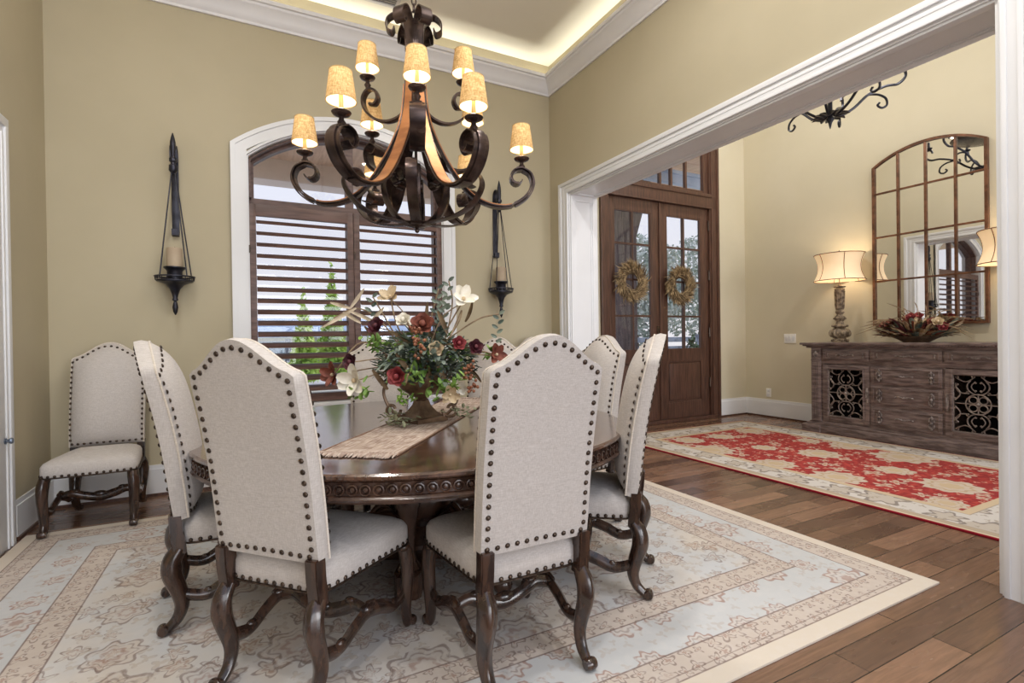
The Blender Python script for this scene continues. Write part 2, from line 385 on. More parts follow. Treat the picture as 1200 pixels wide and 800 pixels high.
def interp(keys, u):
    for (a, x), (b, y) in zip(keys, keys[1:]):
        if u <= b: return x+(y-x)*(u-a)/(b-a)
    return keys[-1][1]
# ================================================================== SETTING
XL, XR, XF = -1.245, 2.936, 3.26      # dining side walls; foyer face of the dividing wall
YB, YE, XM = 4.69, 5.06, 6.54         # window wall, entry wall, mirror wall
YR = -2.2                             # where the modelled part of the house ends behind the camera
OPN0, OPN1, OPH = 0.972, 4.334, 2.64  # the wide cased opening
struct('floor', MB().box((XL-.1, YR, -0.06), (XM+.1, 5.3, 0)), 'floor')

# window wall with an arched opening
WX0, WX1, WZ0, WSP, WAP = 0.016, 1.70, 0.62, 2.69, 3.012
def arc(x0, x1, zs, za, n=28):
    c = x1-x0; h = za-zs; R = (c*c/4+h*h)/(2*h); cx = (x0+x1)/2; cz = za-R; a = math.asin(min(1, c/2/R))
    return [(cx+R*math.sin(-a+2*a*i/n), cz+R*math.cos(-a+2*a*i/n)) for i in range(n+1)]
m = MB(); T = (0, 0.27, 0); TOP = 4.3
def xz(p): return [(x, YB, z) for x, z in p]
m.prism(xz([(XL-.1, 0), (WX0, 0), (WX0, TOP), (XL-.1, TOP)]), T)
m.prism(xz([(WX1, 0), (XF, 0), (XF, TOP), (WX1, TOP)]), T)
m.prism(xz([(WX0, 0), (WX1, 0), (WX1, WZ0), (WX0, WZ0)]), T)
A = arc(WX0, WX1, WSP, WAP)
for (x0, z0), (x1, z1) in zip(A, A[1:]): m.prism(xz([(x0, z0), (x1, z1), (x1, TOP), (x0, TOP)]), T)
struct('wall_back', m, 'wall')
struct('wall_left', MB().box((XL-.15, YR, 0), (XL, YB, TOP)), 'wall')
m = MB().box((XR, OPN1, 0), (XF, YB, TOP)).box((XR, OPN0, OPH), (XF, OPN1, TOP)).box((XR, YR, 0), (XF, OPN0, TOP))
struct('wall_right', m, 'wall')
DX0, DX1, DZ1 = 3.905, 5.95, 4.12     # front door opening
m = MB().box((XF, YE, 0), (DX0, YE+.25, 5.0)).box((DX1, YE, 0), (XM, YE+.25, 5.0)).box((DX0, YE, DZ1), (DX1, YE+.25, 5.0)).box((XF, YB, 0), (XF+.012, YE, 5.0))
struct('wall_entry', m, 'foyer_wall')
struct('wall_foyer', MB().box((XM, YR, 0), (XM+.15, YE+.25, 5.0)), 'foyer_wall')
struct('wall_opening_foyer_face', MB().box((XF, OPN1, 0), (XF+.012, YB, 5.0)).box((XF, OPN0, OPH), (XF+.012, OPN1, 5.0)).box((XF, YR, 0), (XF+.012, OPN0, 5.0)), 'foyer_wall')
struct('ceiling', MB().box((XL-.1, -0.4, CEIL), (XF-.05, YB+.1, CEIL+.12)), 'ceiling')
struct('ceiling_foyer', MB().box((XF, -0.4, 5.0), (XM+.1, YE+.2, 5.1)), 'foyer_wall')

# crown moulding, one mitred run
prof = [(0, 3.765), (.016, 3.765), (.02, 3.785), (.034, 3.80), (.045, 3.83), (.07, 3.872), (.092, 3.892), (.096, 3.91), (.112, 3.914), (.112, 3.945), (.098, 3.945), (.098, 3.925), (.085, 3.925), (.02, 3.86), (0, 3.86)]
m = MB()
rs = [[(XL+p, YR+.2, z) for p, z in prof], [(XL+p, YB-p, z) for p, z in prof], [(XR-p, YB-p, z) for p, z in prof], [(XR-p, YR+.2, z) for p, z in prof]]
m.rings(rs); struct('trim_1', m, 'crown', angle=25)

# baseboards: white board with a dark shoe
def base(name, segs, h=0.235):
    m = MB(); k = MB()
    for (x0, y0), (x1, y1), (nx, ny) in segs:
        t = 0.018
        m.box((x0, y0, .022), (x1+nx*t, y1+ny*t, h-.03)); m.box((x0, y0, h-.03), (x1+nx*t*.55, y1+ny*t*.55, h))
        k.box((x0, y0, 0), (x1+nx*.028, y1+ny*.028, .022))
    o = struct(name, m, 'trim'); obj('shoe_moulding', k, 'mahogany', o); return o
base('baseboard_back', [((XL, YB), (XR, YB), (0, -1))])
base('baseboard_left', [((XL, 4.03), (XL, YB), (1, 0)), ((XL, YR), (XL, 2.86), (1, 0))])
base('baseboard_right', [((XR, 4.50), (XR, YB), (-1, 0))])
base('baseboard_entry', [((XF, YE), (DX0, YE), (0, -1)), ((DX1, YE), (XM, YE), (0, -1))], .25)
base('baseboard_foyer', [((XM, YR), (XM, YE), (-1, 0))], .25)

# cased opening between dining room and foyer
def cased(name, X, s, w=0.155):
    """casing on the wall face X; s = -1 faces the dining room, +1 the foyer"""
    m = MB()
    def leg(y0, y1):   # y0 at the opening edge, y1 outer
        d = 1 if y1 > y0 else -1
        m.box((X, y0, 0.0), (X+s*.018, y1, OPH+.116)); m.box((X, y1-d*.045, 0), (X+s*.030, y1, OPH+.116), .004); m.box((X, y0, 0), (X+s*.024, y0+d*.02, OPH), .004); m.box((X, y0+d*.055, 0), (X+s*.022, y0+d*.075, OPH+.05), .003)
    leg(OPN1, OPN1+w)
    leg(OPN0, OPN0-w)
    m.box((X, OPN0-w, OPH), (X+s*.018, OPN1+w, OPH+.116)); m.box((X, OPN0-w, OPH+.08), (X+s*.030, OPN1+w, OPH+.116), .004)
    m.box((X, OPN0, OPH), (X+s*.024, OPN1, OPH+.02), .004); m.box((X, OPN0-.05, OPH+.045), (X+s*.022, OPN1+.05, OPH+.06), .003)
    return struct(name, m, 'trim')
cased('trim_2', XR, -1); cased('trim_3', XF+.012, 1)
m = MB()
x0, x1 = XR-.004, XF+.016
m.box((x0, OPN0-.001, OPH-.012), (x1, OPN1, OPH+.002)); m.box((x0, OPN1-.012, 0), (x1, OPN1+.002, OPH)); m.box((x0, OPN0-.002, 0), (x1, OPN0+.012, OPH))
# raised panel frames on the jambs and the soffit
for q0, q1 in ((x0+.012, x0+.062), (x1-.062, x1-.012)):
    m.box((q0, OPN0+.01, OPH-.026), (q1, OPN1-.01, OPH-.010), .004); m.box((q0, OPN1-.026, 0), (q1, OPN1-.010, OPH-.01), .004); m.box((q0, OPN0+.010, 0), (q1, OPN0+.026, OPH-.01), .004)
for q0, q1 in ((x0+.062, x0+.080), (x1-.080, x1-.062)):
    m.box((q0, OPN0+.07, OPH-.019), (q1, OPN1-.07, OPH-.010), .003); m.box((q0, OPN1-.019, .3), (q1, OPN1-.010, OPH-.08), .003)
for yy in ((OPN0+.01, OPN0+.07), (OPN1-.07, OPN1-.01)): m.box((x0+.06, yy[0], OPH-.024), (x1-.06, yy[1], OPH-.010), .004)
m.box((x0+.06, OPN1-.024, OPH-.08), (x1-.06, OPN1-.010, OPH-.01), .004); m.box((x0+.06, OPN1-.026, 0), (x1-.06, OPN1-.010, .26), .004)
struct('trim_4', m, 'trim')

# ------------------------------------------------------------------ window with arched transom
def frame_arc(m, x0, x1, zb, zs, za, w, y0, y1, n=28, wz=None):
    """arched frame: outer edge x0..x1, spring zs, apex za, board width w, from y0 to y1"""
    wz = wz or w
    O = [(x0, zb)] + arc(x0, x1, zs, za, n) + [(x1, zb)]
    I = [(x0+w, zb)] + arc(x0+w, x1-w, zs-wz*.35, za-wz, n) + [(x1-w, zb)]
    rs = [[(o[0], y0, o[1]), (i[0], y0, i[1]), (i[0], y1, i[1]), (o[0], y1, o[1])] for o, i in zip(O, I)]
    m.rings(rs); return m
m = MB(); frame_arc(m, WX0-.118, WX1+.118, .56, 2.775, 3.125, .118, YB-.022, YB)
frame_arc(m, WX0-.118, WX1+.118, .56, 2.775, 3.125, .035, YB-.034, YB)
frame_arc(m, WX0-.016, WX1+.016, .62, 2.70, 3.026, .018, YB-.030, YB)
win = struct('window_1', m, 'trim', angle=30)
m = MB(); frame_arc(m, WX0-.001, WX1+.001, .62, WSP, WAP, .012, YB-.002, YB+.27)
m.box((WX0-.14, YB-.05, .595), (WX1+.14, YB+.27, .632), .006); m.box((WX0-.118, YB-.02, .50), (WX1+.118, YB, .595), .005)
obj('jamb_and_sill', m, 'trim', win, angle=30)
m = MB(); frame_arc(m, WX0+.01, WX1-.01, .632, WSP-.01, WAP-.012, .04, YB+.12, YB+.20)
m.box((.815, YB+.13, .632), (.885, YB+.19, WAP-.04)); m.box((WX0+.03, YB+.12, 2.30), (WX1-.03, YB+.20, 2.375)); m.box((WX0+.03, YB+.12, .632), (WX1-.03, YB+.20, .70))
obj('sash_frame', m, 'shutter', win, angle=30)
m = MB(); frame_arc(m, WX0+.012, WX1-.012, 2.36, WSP-.012, WAP-.012, .016, YB+.04, YB+.12)
obj('arch_bead', m, 'shutter', win, angle=30)
m = MB(); m.prism([(x, YB+.155, z) for x, z in [(WX0+.045, .70), (WX1-.045, .70), (WX1-.045, 2.67)] + arc(WX0+.045, WX1-.045, 2.665, 2.96)[::-1] + [(WX0+.045, 2.67)]], (0, .006, 0))
obj('pane', m, 'glass', win)

def shutter(x0, x1, label):
    t = thing('plantation_shutter', label, 'shutter', ((x0+x1)/2, YB+.022, .64), 0, 'brown shutter panels in the arched window')
    h = 2.30-.64; hw = (x1-x0)/2
    m = MB(); st = .052
    for s in (-1, 1): m.box((s*hw, -.018, 0), (s*(hw-st), .018, h), .003)
    m.box((-hw+st, -.018, 0), (hw-st, .018, .07), .003); m.box((-hw+st, -.018, h-.095), (hw-st, .018, h), .003)
    obj('frame', m, 'shutter', t)
    m = MB(); n = 16; z0, z1 = .07, h-.095; p = (z1-z0)/n
    for i in range(n):
        z = z0+p*(i+.5)
        ring = lambda x: [(x, .047*math.cos(a), z + .0070*math.sin(a) + .023*math.cos(a)) for a in (2*PI*k/12 for k in range(12))]
        m.rings([ring(-hw+st+.002), ring(hw-st-.002)])
    obj('louver', m, 'shutter', t, angle=50)
    for z in (.35, 1.25): obj('hinge', MB().box((-hw-.004, -.024, z), (-hw+.014, -.012, z+.07), .002), 'nail', t)
shutter(WX0+.008, .856, 'brown wooden shutter panel of the arched window, green trees showing between its louvers')
shutter(.860, WX1-.008, 'brown wooden shutter panel rising behind the flower arrangement in the arched window')

# ------------------------------------------------------------------ front door
m = MB(); f = .07
for a, b in ((DX0-.02, DX0+.10), (DX1-.13, DX1+.0)):
    m.box((a, YE-.025, 0), (b, YE+.14, DZ1), .006)
m.box((DX1-.155, YE-.01, 0), (DX1-.12, YE+.12, DZ1), .004); m.box((DX1-.03, YE-.04, 0), (DX1+.012, YE, DZ1), .006); m.box((DX0-.03, YE-.04, 0), (DX0+.01, YE, DZ1), .006)
m.box((DX0, YE-.025, 2.945), (DX1, YE+.14, 3.135), .008); m.box((DX0, YE-.04, 3.10), (DX1-.13, YE-.01, 3.145), .008); m.box((DX0, YE-.03, 2.945), (DX1-.13, YE-.0, 2.965), .004)
m.box((DX0, YE-.02, 4.02), (DX1, YE+.14, DZ1), .006); m.box((DX0, YE-.03, 0), (DX1, YE+.14, .045), .004)
door = struct('door_1', m, 'mahogany')
m = MB()
m.box((DX0+.10, YE+.02, 3.14), (DX1-.13, YE+.07, 3.195)); m.box((DX1-.24, YE+.02, 3.14), (DX1-.13, YE+.07, 4.03)); m.box((DX0+.10, YE+.02, 3.14), (DX0+.2, YE+.07, 4.03)); m.box((DX0+.10, YE+.02, 3.96), (DX1-.13, YE+.07, 4.03))
for x in (4.26, 4.58, 4.90, 5.10, 5.37): m.box((x, YE+.025, 3.19), (x+.032, YE+.065, 3.97))
obj('transom_sash', m, 'mahogany', door)
obj('transom_pane', MB().box((DX0+.19, YE+.042, 3.19), (DX1-.23, YE+.048, 3.97)), 'glass', door)
def leaf(x0, x1, g0, g1, gm):
    y0, y1 = YE+.02, YE+.075; zt, gt, gb = 2.94, 2.79, .98
    m = MB()
    m.box((x0, y0, .05), (g0, y1, zt), .004); m.box((g1, y0, .05), (x1, y1, zt), .004)
    m.box((g0, y0, gt), (g1, y1, zt)); m.box((g0, y0, .83), (g1, y1, gb)); m.box((g0, y0, .05), (g1, y1, .26))
    m.box((g0, y0+.018, .26), (g1, y1-.018, .83))
    m.box((g0+.035, y0+.006, .30), (g1-.035, y0+.02, .79), .010)
    for a, b in (((g0, .26), (g0+.018, .83)), ((g1-.018, .26), (g1, .83)), ((g0, .26), (g1, .278)), ((g0, .812), (g1, .83))):
        m.box((a[0], y0+.003, a[1]), (b[0], y0+.02, b[1]), .003)
    o = obj('leaf', m, 'mahogany', door)
    m = MB(); m.box((gm-.012, y0+.005, gb), (gm+.012, y1-.005, gt))
    for z in (2.36, 1.90, 1.43): m.box((g0, y0+.006, z-.012), (g1, y1-.006, z+.012))
    for a, b in (((g0, gb), (g0+.014, gt)), ((g1-.014, gb), (g1, gt)), ((g0, gb), (g1, gb+.014)), ((g0, gt-.014), (g1, gt))): m.box((a[0], y0+.004, a[1]), (b[0], y0+.03, b[1]))
    obj('glazing_bar', m, 'mahogany', o)
    obj('pane', MB().box((g0, y0+.026, gb), (g1, y0+.031, gt)), 'glass', o)
leaf(4.005, 4.875, 4.116, 4.735, 4.425); leaf(4.885, 5.79, 5.005, 5.65, 5.33)
obj('astragal', MB().box((4.862, YE+.004, .05), (4.90, YE+.03, 2.94), .005), 'mahogany', door)
for z in (.45, 1.15, 1.95, 2.65): obj('hinge', MB().tube([(5.79, YE+.008, z), (5.79, YE+.008, z+.12)], .012, 8).ball((5.79, YE+.008, z+.125), .011).ball((5.79, YE+.008, z-.005), .011), 'nail', door)
m = MB().box((4.815, YE+.005, 1.02), (4.855, YE+.02, 1.30), .006); m.tube([(4.835, YE-.0, 1.20), (4.835, YE-.04, 1.19), (4.835, YE-.04, 1.10), (4.835, YE, 1.06)], .01, 8)
obj('handle', m, 'nail', door)

# side door at the picture's edge: only its casing and knob show
m = MB()
m.box((XL, 2.86, 0), (XL+.018, 3.97, 2.47)); m.box((XL, 3.93, 0), (XL+.030, 3.975, 2.47), .004); m.box((XL, 3.89, 0), (XL+.026, 3.91, 2.38), .004); m.box((XL, 2.86, 2.42), (XL+.03, 3.975, 2.47), .004)
d2 = struct('door_2', m, 'trim')
m = MB().box((XL+.018, 2.97, .01), (XL+.024, 3.865, 2.36), .002)
for z0, z1 in ((.15, .95), (1.05, 2.22)):
    for y0, y1 in ((3.06, 3.38), (3.46, 3.78)): m.box((XL+.02, y0, z0), (XL+.031, y1, z1), .005)
obj('leaf', m, 'trim', d2)
m = MB(); m.lathe([(.018, 0), (.018, .006), (.008, .009), (.008, .016), (.015, .020), (.018, .028), (.015, .035), (.004, .038)], (0, 0, 0), 14, 'x')
obj('knob', m, simple('brushed steel knob', srgb(120, 132, 152), None, .3, .8), d2, (XL+.022, 3.862, .62))

# ------------------------------------------------------------------ ceiling vent, switch and outlet plates
t = thing('ceiling_vent', 'white metal air vent in the tray ceiling above the window', 'vent', (0.98, 4.30, CEIL), 0)
m = MB()
for a, b in (((-.24, -.16), (.24, -.13)), ((-.24, .13), (.24, .16)), ((-.24, -.13), (-.21, .13)), ((.21, -.13), (.24, .13)), ((-.012, -.13), (.012, .13))): m.box((a[0], a[1], -.012), (b[0], b[1], 0), .002)
obj('frame', m, 'vent', t)
m = MB()
for i in range(9):
    y = -.115+i*.029
    m.rings([[(x, y-.010, -.008), (x, y+.010, -.002), (x, y+.010, 0), (x, y-.010, -.005)] for x in (-.21, .21)])
obj('slat', m, 'vent_dark', t)
t = thing('light_switch', 'white light switch plate on the cream wall near the lamp', 'light switch', (XM, 4.367, 1.11), 0)
obj('plate', MB().box((-.008, -.085, -.062), (0, .085, .062), .003), 'plate', t)
m = MB()
for y in (-.052, 0, .052): m.box((-.012, y-.016, -.033), (-.006, y+.016, .033), .002)
obj('rocker', m, 'trim', t)
t = thing('wall_outlet', 'white outlet plate low on the cream wall above the baseboard', 'outlet', (XM, 4.694, .345), 0)
obj('plate', MB().box((-.008, -.038, -.06), (0, .038, .06), .003), 'plate', t)
obj('socket', MB().box((-.011, -.018, .008), (-.006, .018, .042), .004).box((-.011, -.018, -.042), (-.006, .018, -.008), .004), 'trim', t)

for i, (x, y, z) in enumerate(ADDED_FILLS):
    o = obj('trim_%d' % (5+i), MB().lathe([(.085, -.02), (.088, -.006), (.112, -.004), (.114, 0), (.085, 0)], n=28), 'vent', None, (x, y, z)); o['kind'] = 'structure'  # rings round the added ceiling lamps, out of view
# ------------------------------------------------------------------ outdoors
MAT['paving'] = simple('pale concrete drive', srgb(206, 200, 198), srgb(222, 216, 212), .9, scale=.8)
MAT['lawn'] = simple('mown grass', srgb(120, 140, 84), srgb(150, 166, 106), .95, scale=3)
MAT['porch_wood'] = simple('stained porch boards', srgb(206, 172, 148), srgb(226, 194, 170), .6, scale=4, stretch=(8, .6, 1))
MAT['porch_beam'] = simple('cream porch beam', srgb(224, 208, 196), srgb(232, 216, 204), .8, scale=3)
MAT['timber'] = simple('weathered timber post', srgb(76, 68, 72), srgb(112, 100, 100), .7, scale=6, stretch=(6, 6, .6))
MAT['leaf_light'] = simple('sunny spring leaves', srgb(150, 190, 80), srgb(206, 228, 122), .6, scale=2)
MAT['leaf_grey'] = simple('pale grey green leaves', srgb(140, 156, 142), srgb(196, 202, 200), .7, scale=2)
MAT['leaf_dark'] = simple('dark shrub leaves', srgb(46, 74, 58), srgb(88, 122, 92), .5, scale=4)
MAT['bark'] = simple('bark', srgb(90, 76, 66), srgb(120, 104, 92), .9, scale=9)
MAT['roof'] = simple('slate blue roof', srgb(150, 168, 196), srgb(172, 188, 212), .7, scale=3)
MAT['house'] = simple('pale render wall', srgb(216, 210, 212), srgb(226, 220, 222), .9, scale=1)
MAT['fence'] = simple('grey fence boards', srgb(96, 104, 118), srgb(140, 148, 160), .8, scale=3)
MAT['stone'] = simple('pale porch stone', srgb(196, 176, 160), srgb(222, 206, 192), .85, scale=5, bump=.3)
struct('ground', MB().box((-30, 5.31, -.12), (40, 60, -.08)), 'lawn')
struct('drive', MB().box((-12, 9, -.10), (30, 22, -.06)), 'paving')
struct('porch_floor', MB().box((-3, 5.0, -.10), (9, 9, -.02)), 'paving')
m = MB().box((-4, 5.0, 3.45), (3.2, 7.2, 3.55)); struct('porch_ceiling', m, 'porch_wood')
m = MB()
for i in range(16): m.box((3.25, 5.35+i*.27, 4.30), (9, 5.35+i*.27+.255, 4.36))
struct('porch_ceiling_entry', m, 'porch_wood')
struct('porch_beam', MB().box((-4, 7.0, 3.18), (3.2, 7.3, 3.5), .01), 'porch_beam')
struct('porch_beam_entry', MB().box((3.3, 6.60, 3.86), (9, 6.72, 4.02), .01).box((3.3, 6.56, 4.02), (9, 6.76, 4.08), .01), 'roof')
def post(x, y, h, label, w=.17):
    t = thing('porch_post', label, 'post', (x, y, -.02))
    obj('shaft', MB().box((-w, -w, 0), (w, w, h), .012), 'timber', t)
    obj('plinth', MB().box((-w-.06, -w-.06, 0), (w+.06, w+.06, .35), .015), 'stone', t)
    m = MB(); m.prism([(w, -.07, h-1.5), (w, -.07, h-1.1), (w+.35, -.07, h-.02), (w+.5, -.07, h-.02)], (0, .14, 0)); obj('brace', m, 'timber', t)
post(6.22, 7.4, 4.3, 'dark timber porch post standing outside the front door glass')
def leaves(m, cx, cy, cz, rx, ry, rz, n, size, shape=None):
    for _ in range(n):
        while True:
            p = Vector((random.uniform(-1, 1), random.uniform(-1, 1), random.uniform(-1, 1)))
            k = shape(p.z) if shape else 1.0
            if p.x*p.x+p.y*p.y <= k*k*(1 if shape else 1-p.z*p.z): break
        c = Vector((cx+p.x*rx, cy+p.y*ry, cz+p.z*rz)); s = size*random.uniform(.6, 1.3)
        u = Vector((random.gauss(0, 1), random.gauss(0, 1), random.gauss(0, 1))).normalized(); w = u.orthogonal().normalized()
        w = (Matrix.Rotation(random.uniform(0, 6.28), 3, u) @ w); q = u.cross(w)
        vs = [m.bm.verts.new(c+w*a*s+q*b*s+u*h*s) for a, b, h in ((-1, 0, 0), (-.2, .45, .12), (1, 0, -.1), (-.2, -.45, .12))]
        m.bm.faces.new(vs[:3]); m.bm.faces.new((vs[0], vs[2], vs[3]))
    return m
def tree(name, x, y, h, r, mat, label, n=1500, size=.09, cone=True, group=None):
    t = thing(name, label, 'tree' if h > 1.5 else 'shrub', (x, y, -.08), 0, group)
    m = MB(); z0 = h*.12
    leaves(m, 0, 0, (h+z0)/2, r, r, (h-z0)/2, n, size, (lambda z: max(.08, (1-z)/2*1.15 if z > -.7 else .9)) if cone else None)
    obj('foliage', m, mat, t)
    m = MB(); m.tube([(0, 0, 0), (.02, 0, h*.4), (0, .01, h*.85)], [.07*r+.02, .05*r+.015, .01], 8); obj('trunk', m, 'bark', t)
tree('conical_tree', 1.98, 14, 3.3, .40, 'leaf_light', 'taller bright green tree outside, seen between the shutter louvers', 2400)
tree('conical_tree', 1.20, 13.2, 2.55, .34, 'leaf_light', 'shorter bright green tree outside, seen between the shutter louvers', 1800)
tree('broad_tree', 17.5, 20, 6.5, 2.6, 'leaf_grey', 'pale leafy tree beyond the porch, seen through the front doors', 4200, .17, False)
tree('broad_tree', 24.5, 22, 7.4, 3.2, 'leaf_grey', 'pale leafy tree further along the drive, seen through the front doors', 4200, .17, False)
tree('potted_shrub', 7.0, 6.5, 1.35, .34, 'leaf_dark', 'dark green shrub outside the glass of the front door leaf beside the mirror wall', 900, .07)
t = thing('rail_fence', 'grey rail fence across the drive, seen low through the front doors', 'fence', (10, 15.5, -.06))
m = MB()
for z in (.25, .62, .99): m.box((-9, -.04, z), (9, .04, z+.2), .01)
obj('rail', m, 'fence', t)
for i in range(10): obj('fence_post', MB().box((-9+i*2-.07, -.08, 0), (-9+i*2+.07, .08, 1.3), .01), 'fence', t)
t = thing('neighbouring_house', 'pale distant house with a blue roof, seen through the shutters', 'house', (5.5, 30, -.08))
obj('wall', MB().box((-7, -3, 0), (7, 3, 1.5)), 'house', t)
obj('roof', MB().prism([(-7.4, -3.4, 1.45), (-7.4, 3.4, 1.45), (-7.4, 0, 2.5)], (14.8, 0, 0)), 'roof', t)
for x in (-5, -2.2, .8, 3.8): obj('window', MB().box((x, -3.05, .5), (x+1.1, -2.98, 1.25), .01), 'roof', t)
# ================================================================== RUGS
t = MB().box((-2.01, -1.455, 0), (2.01, 1.455, .010), .003)
o = obj('area_rug', t, rug_mat('faded oriental wool', 2.01, 1.455, False), None, (.806, 2.62, .0005)); tag(o, 'faded beige and pale blue oriental rug under the dining table', 'rug')
t = MB().box((-1.12, -1.74, 0), (1.12, 1.74, .012), .003)
o = obj('foyer_rug', t, rug_mat('red oriental wool', 1.12, 1.74, True), None, (4.79, 2.90, .0005)); tag(o, 'red oriental rug with a cream border on the foyer floor', 'rug')

# ================================================================== DINING CHAIRS
ZL, ZS, ZA = .455, 1.058, 1.158
def hwid(z): return interp(((ZL, .205), (ZS, .208), (2, .208)), z)
def yrear(z):
    k = (z-ZL)/(ZA-ZL); return -.262 - .128*k - .018*math.sin(PI*min(1, max(0, k)))*-1
def ztop(u): 
    a = min(1, abs(u)); return ZS + (ZA-ZS)*(.5+.5*math.cos(PI*a**1.05)) - .012*max(0, (a-.9)/.1)**2
def back_pt(u, v, side):
    z = ZL + v*(ztop(u)-ZL); w = hwid(z); x = u*w
    yr = yrear(z)
    if side == 0: return Vector((x, yr + .004*(abs(u)**6+abs(2*v-1)**6), z))
    b = (1-abs(u)**2.6)**.7 * (1-abs(2*v-1)**5)**.8 if abs(u) < 1 and 0 < v < 1 else 0
    return Vector((x, yr + .054 + .088*b, z))
def even(P, step):
    L = [0]
    for a, b in zip(P, P[1:]): L.append(L[-1]+(b-a).length)
    n = max(2, round(L[-1]/step)); out = []; j = 0
    for k in range(n):
        q = L[-1]*k/n
        while L[j+1] < q: j += 1
        out.append(P[j].lerp(P[j+1], (q-L[j])/max(1e-9, L[j+1]-L[j])))
    return out
def make_chair(label, group):
    t = thing('dining_chair', label, 'chair', (0, 0, 0), 0, group)
    NU, NV = 22, 26
    us = [-1+2*i/NU for i in range(NU+1)]; vs = [j/NV for j in range(NV+1)]
    m = MB()
    R = [[back_pt(u, v, 0) for u in us] for v in vs]; Fp = [[back_pt(u, v, 1) for u in us] for v in vs]
    vR = [[m.bm.verts.new(p) for p in r] for r in R]; vF = [[m.bm.verts.new(p) for p in r] for r in Fp]
    for g, flip in ((vR, 0), (vF, 1)):
        for a, b in zip(g, g[1:]):
            for i in range(NU): m.bm.faces.new((a[i], a[i+1], b[i+1], b[i]))
    per = lambda g: g[0] + [r[-1] for r in g[1:]] + g[-1][-2::-1] + [r[0] for r in g[-2:0:-1]]
    pr, pf = per(vR), per(vF)
    # a rounded edge strip half way between the two faces
    mid = [m.bm.verts.new((a.co+b.co)/2 + (Vector((a.co.x, 0, a.co.z-.8)).normalized()*.006)) for a, b in zip(pr, pf)]
    for x_, y_ in ((pr, mid), (mid, pf)):
        for i in range(len(pr)):
            j = (i+1) % len(pr); m.bm.faces.new((x_[i], x_[j], y_[j], y_[i]))
    back = obj('backrest', m, 'linen', t, angle=60)
    # nailheads round both faces of the back
    for side in (0, 1):
        eps = .96 if side else .90; m = MB()
        loop = [(-eps, .035+.93*q/60) for q in range(61)] + [(-eps+2*eps*q/120, .965) for q in range(121)] + [(eps, .965-.93*q/60) for q in range(61)] + [(eps-2*eps*q/60, .035) for q in range(61)]
        n = Vector((0, -1 if side == 0 else 1, -.19 if side == 0 else .19)).normalized()
        for p in even([back_pt(u, v, side) for u, v in loop], .0358): m.nail(p+n*.001, n)
        obj('nailhead_trim', m, 'nail', back)
    m = MB(); wl = [back_pt(u, v, 1) + Vector((0, .003, 0)) for u, v in [(-1, k/40) for k in range(41)] + [(-1+2*k/40, 1) for k in range(1, 41)] + [(1, 1-k/40) for k in range(1, 41)]]
    m.tube(wl, .0045, 6); obj('welt', m, 'linen_edge', back)
    # seat: a domed, trapezoid cushion on an upholstered rail
    yf, yb = .238, -.236; wf, wb = .250, .196; n = 18
    def sp(u, v):
        y = yb + (yf-yb)*v; w = wb + (wf-wb)*v
        fr = .014*(1-u*u) * max(0, v*2-1)
        return u*w, y+fr
    m = MB()
    def ring(inset, z): 
        P = []
        for k in range(64):
            a = 2*PI*k/64; cx, sx = math.cos(a), math.sin(a)
            e = 2/9
            u = math.copysign(abs(cx)**e, cx)*(1-inset); v = .5+.5*math.copysign(abs(sx)**e, sx)*(1-inset)
            x, y = sp(u, v); P.append((x, y, z))
        return P
    m.rings([ring(.03, .345), ring(0, .350), ring(-.004, .385), ring(.0, .412), ring(.04, .430), ring(.13, .444), ring(.3, .458), ring(.55, .467), ring(.8, .470), ring(.97, .470)])
    seat = obj('seat', m, 'linen', t, angle=60)
    m = MB(); P = [Vector(p) for p in ring(-.006, .360)]; P.append(P[0])
    for p in even(P, .0335):
        n = Vector((p.x, p.y, 0)); n = Vector((n.x, 0, 0)) if abs(p.x) > .185 and abs(p.y) < .21 else Vector((p.x*.15, p.y, 0)); m.nail(p, n, .0085)
    obj('nailhead_trim', m, 'nail', seat)
    obj('seat_welt', MB().tube([Vector(p) for p in ring(-.006, .349)]+[Vector(ring(-.006, .349)[0])], .0045, 6), 'nail', seat)
    # posts
    for s in (-1, 1):
        m = MB(); k = .023
        m.rings([[(s*.186+a*k, y+b*.024, z) for a, b in ((-1, -1), (1, -1), (1, 1), (-1, 1))] for z, y in ((.315, -.236), (.36, -.240), (.40, -.246), (.47, -.250))])
        bmesh.ops.bevel(m.bm, geom=[e for e in m.bm.edges], offset=.004, segments=2, affect='EDGES')
        obj('back_post', m, 'chair_wood', t)
    # legs
    for s in (-1, 1):
        x = s*.186
        path = spline([(x, -.236, .335), (x+s*.003, -.262, .29), (x+s*.005, -.263, .235), (x+s*.003, -.240, .16), (x, -.232, .105), (x-s*.003, -.248, .055), (x-s*.004, -.285, .018)], 6)
        L = len(path); rad = [interp(((0, .026), (.12, .031), (.3, .033), (.55, .026), (.75, .022), (.9, .020), (1, .017)), i/(L-1)) for i in range(L)]
        m = MB().tube(path, rad, 16, (1, 1.0), .10, twist=PI/8)
        m.lathe([(.004, -.021), (.017, -.021), (.021, -.012), (.021, .012), (.017, .021), (.004, .021)], (x-s*.004, -.297, .0225), 16, 'x')
        obj('leg', m, 'chair_wood', t, angle=50)
        x = s*.218
        path = spline([(x-s*.004, .205, .348), (x+s*.004, .222, .30), (x+s*.007, .228, .23), (x+s*.004, .222, .15), (x+s*.002, .218, .08), (x+s*.003, .228, .032), (x+s*.004, .244, .016)], 6)
        L = len(path); rad = [interp(((0, .027), (.15, .030), (.4, .026), (.7, .021), (.88, .022), (1, .017)), i/(L-1)) for i in range(L)]
        m = MB().tube(path, rad, 16, (1, 1), .10, twist=PI/8)
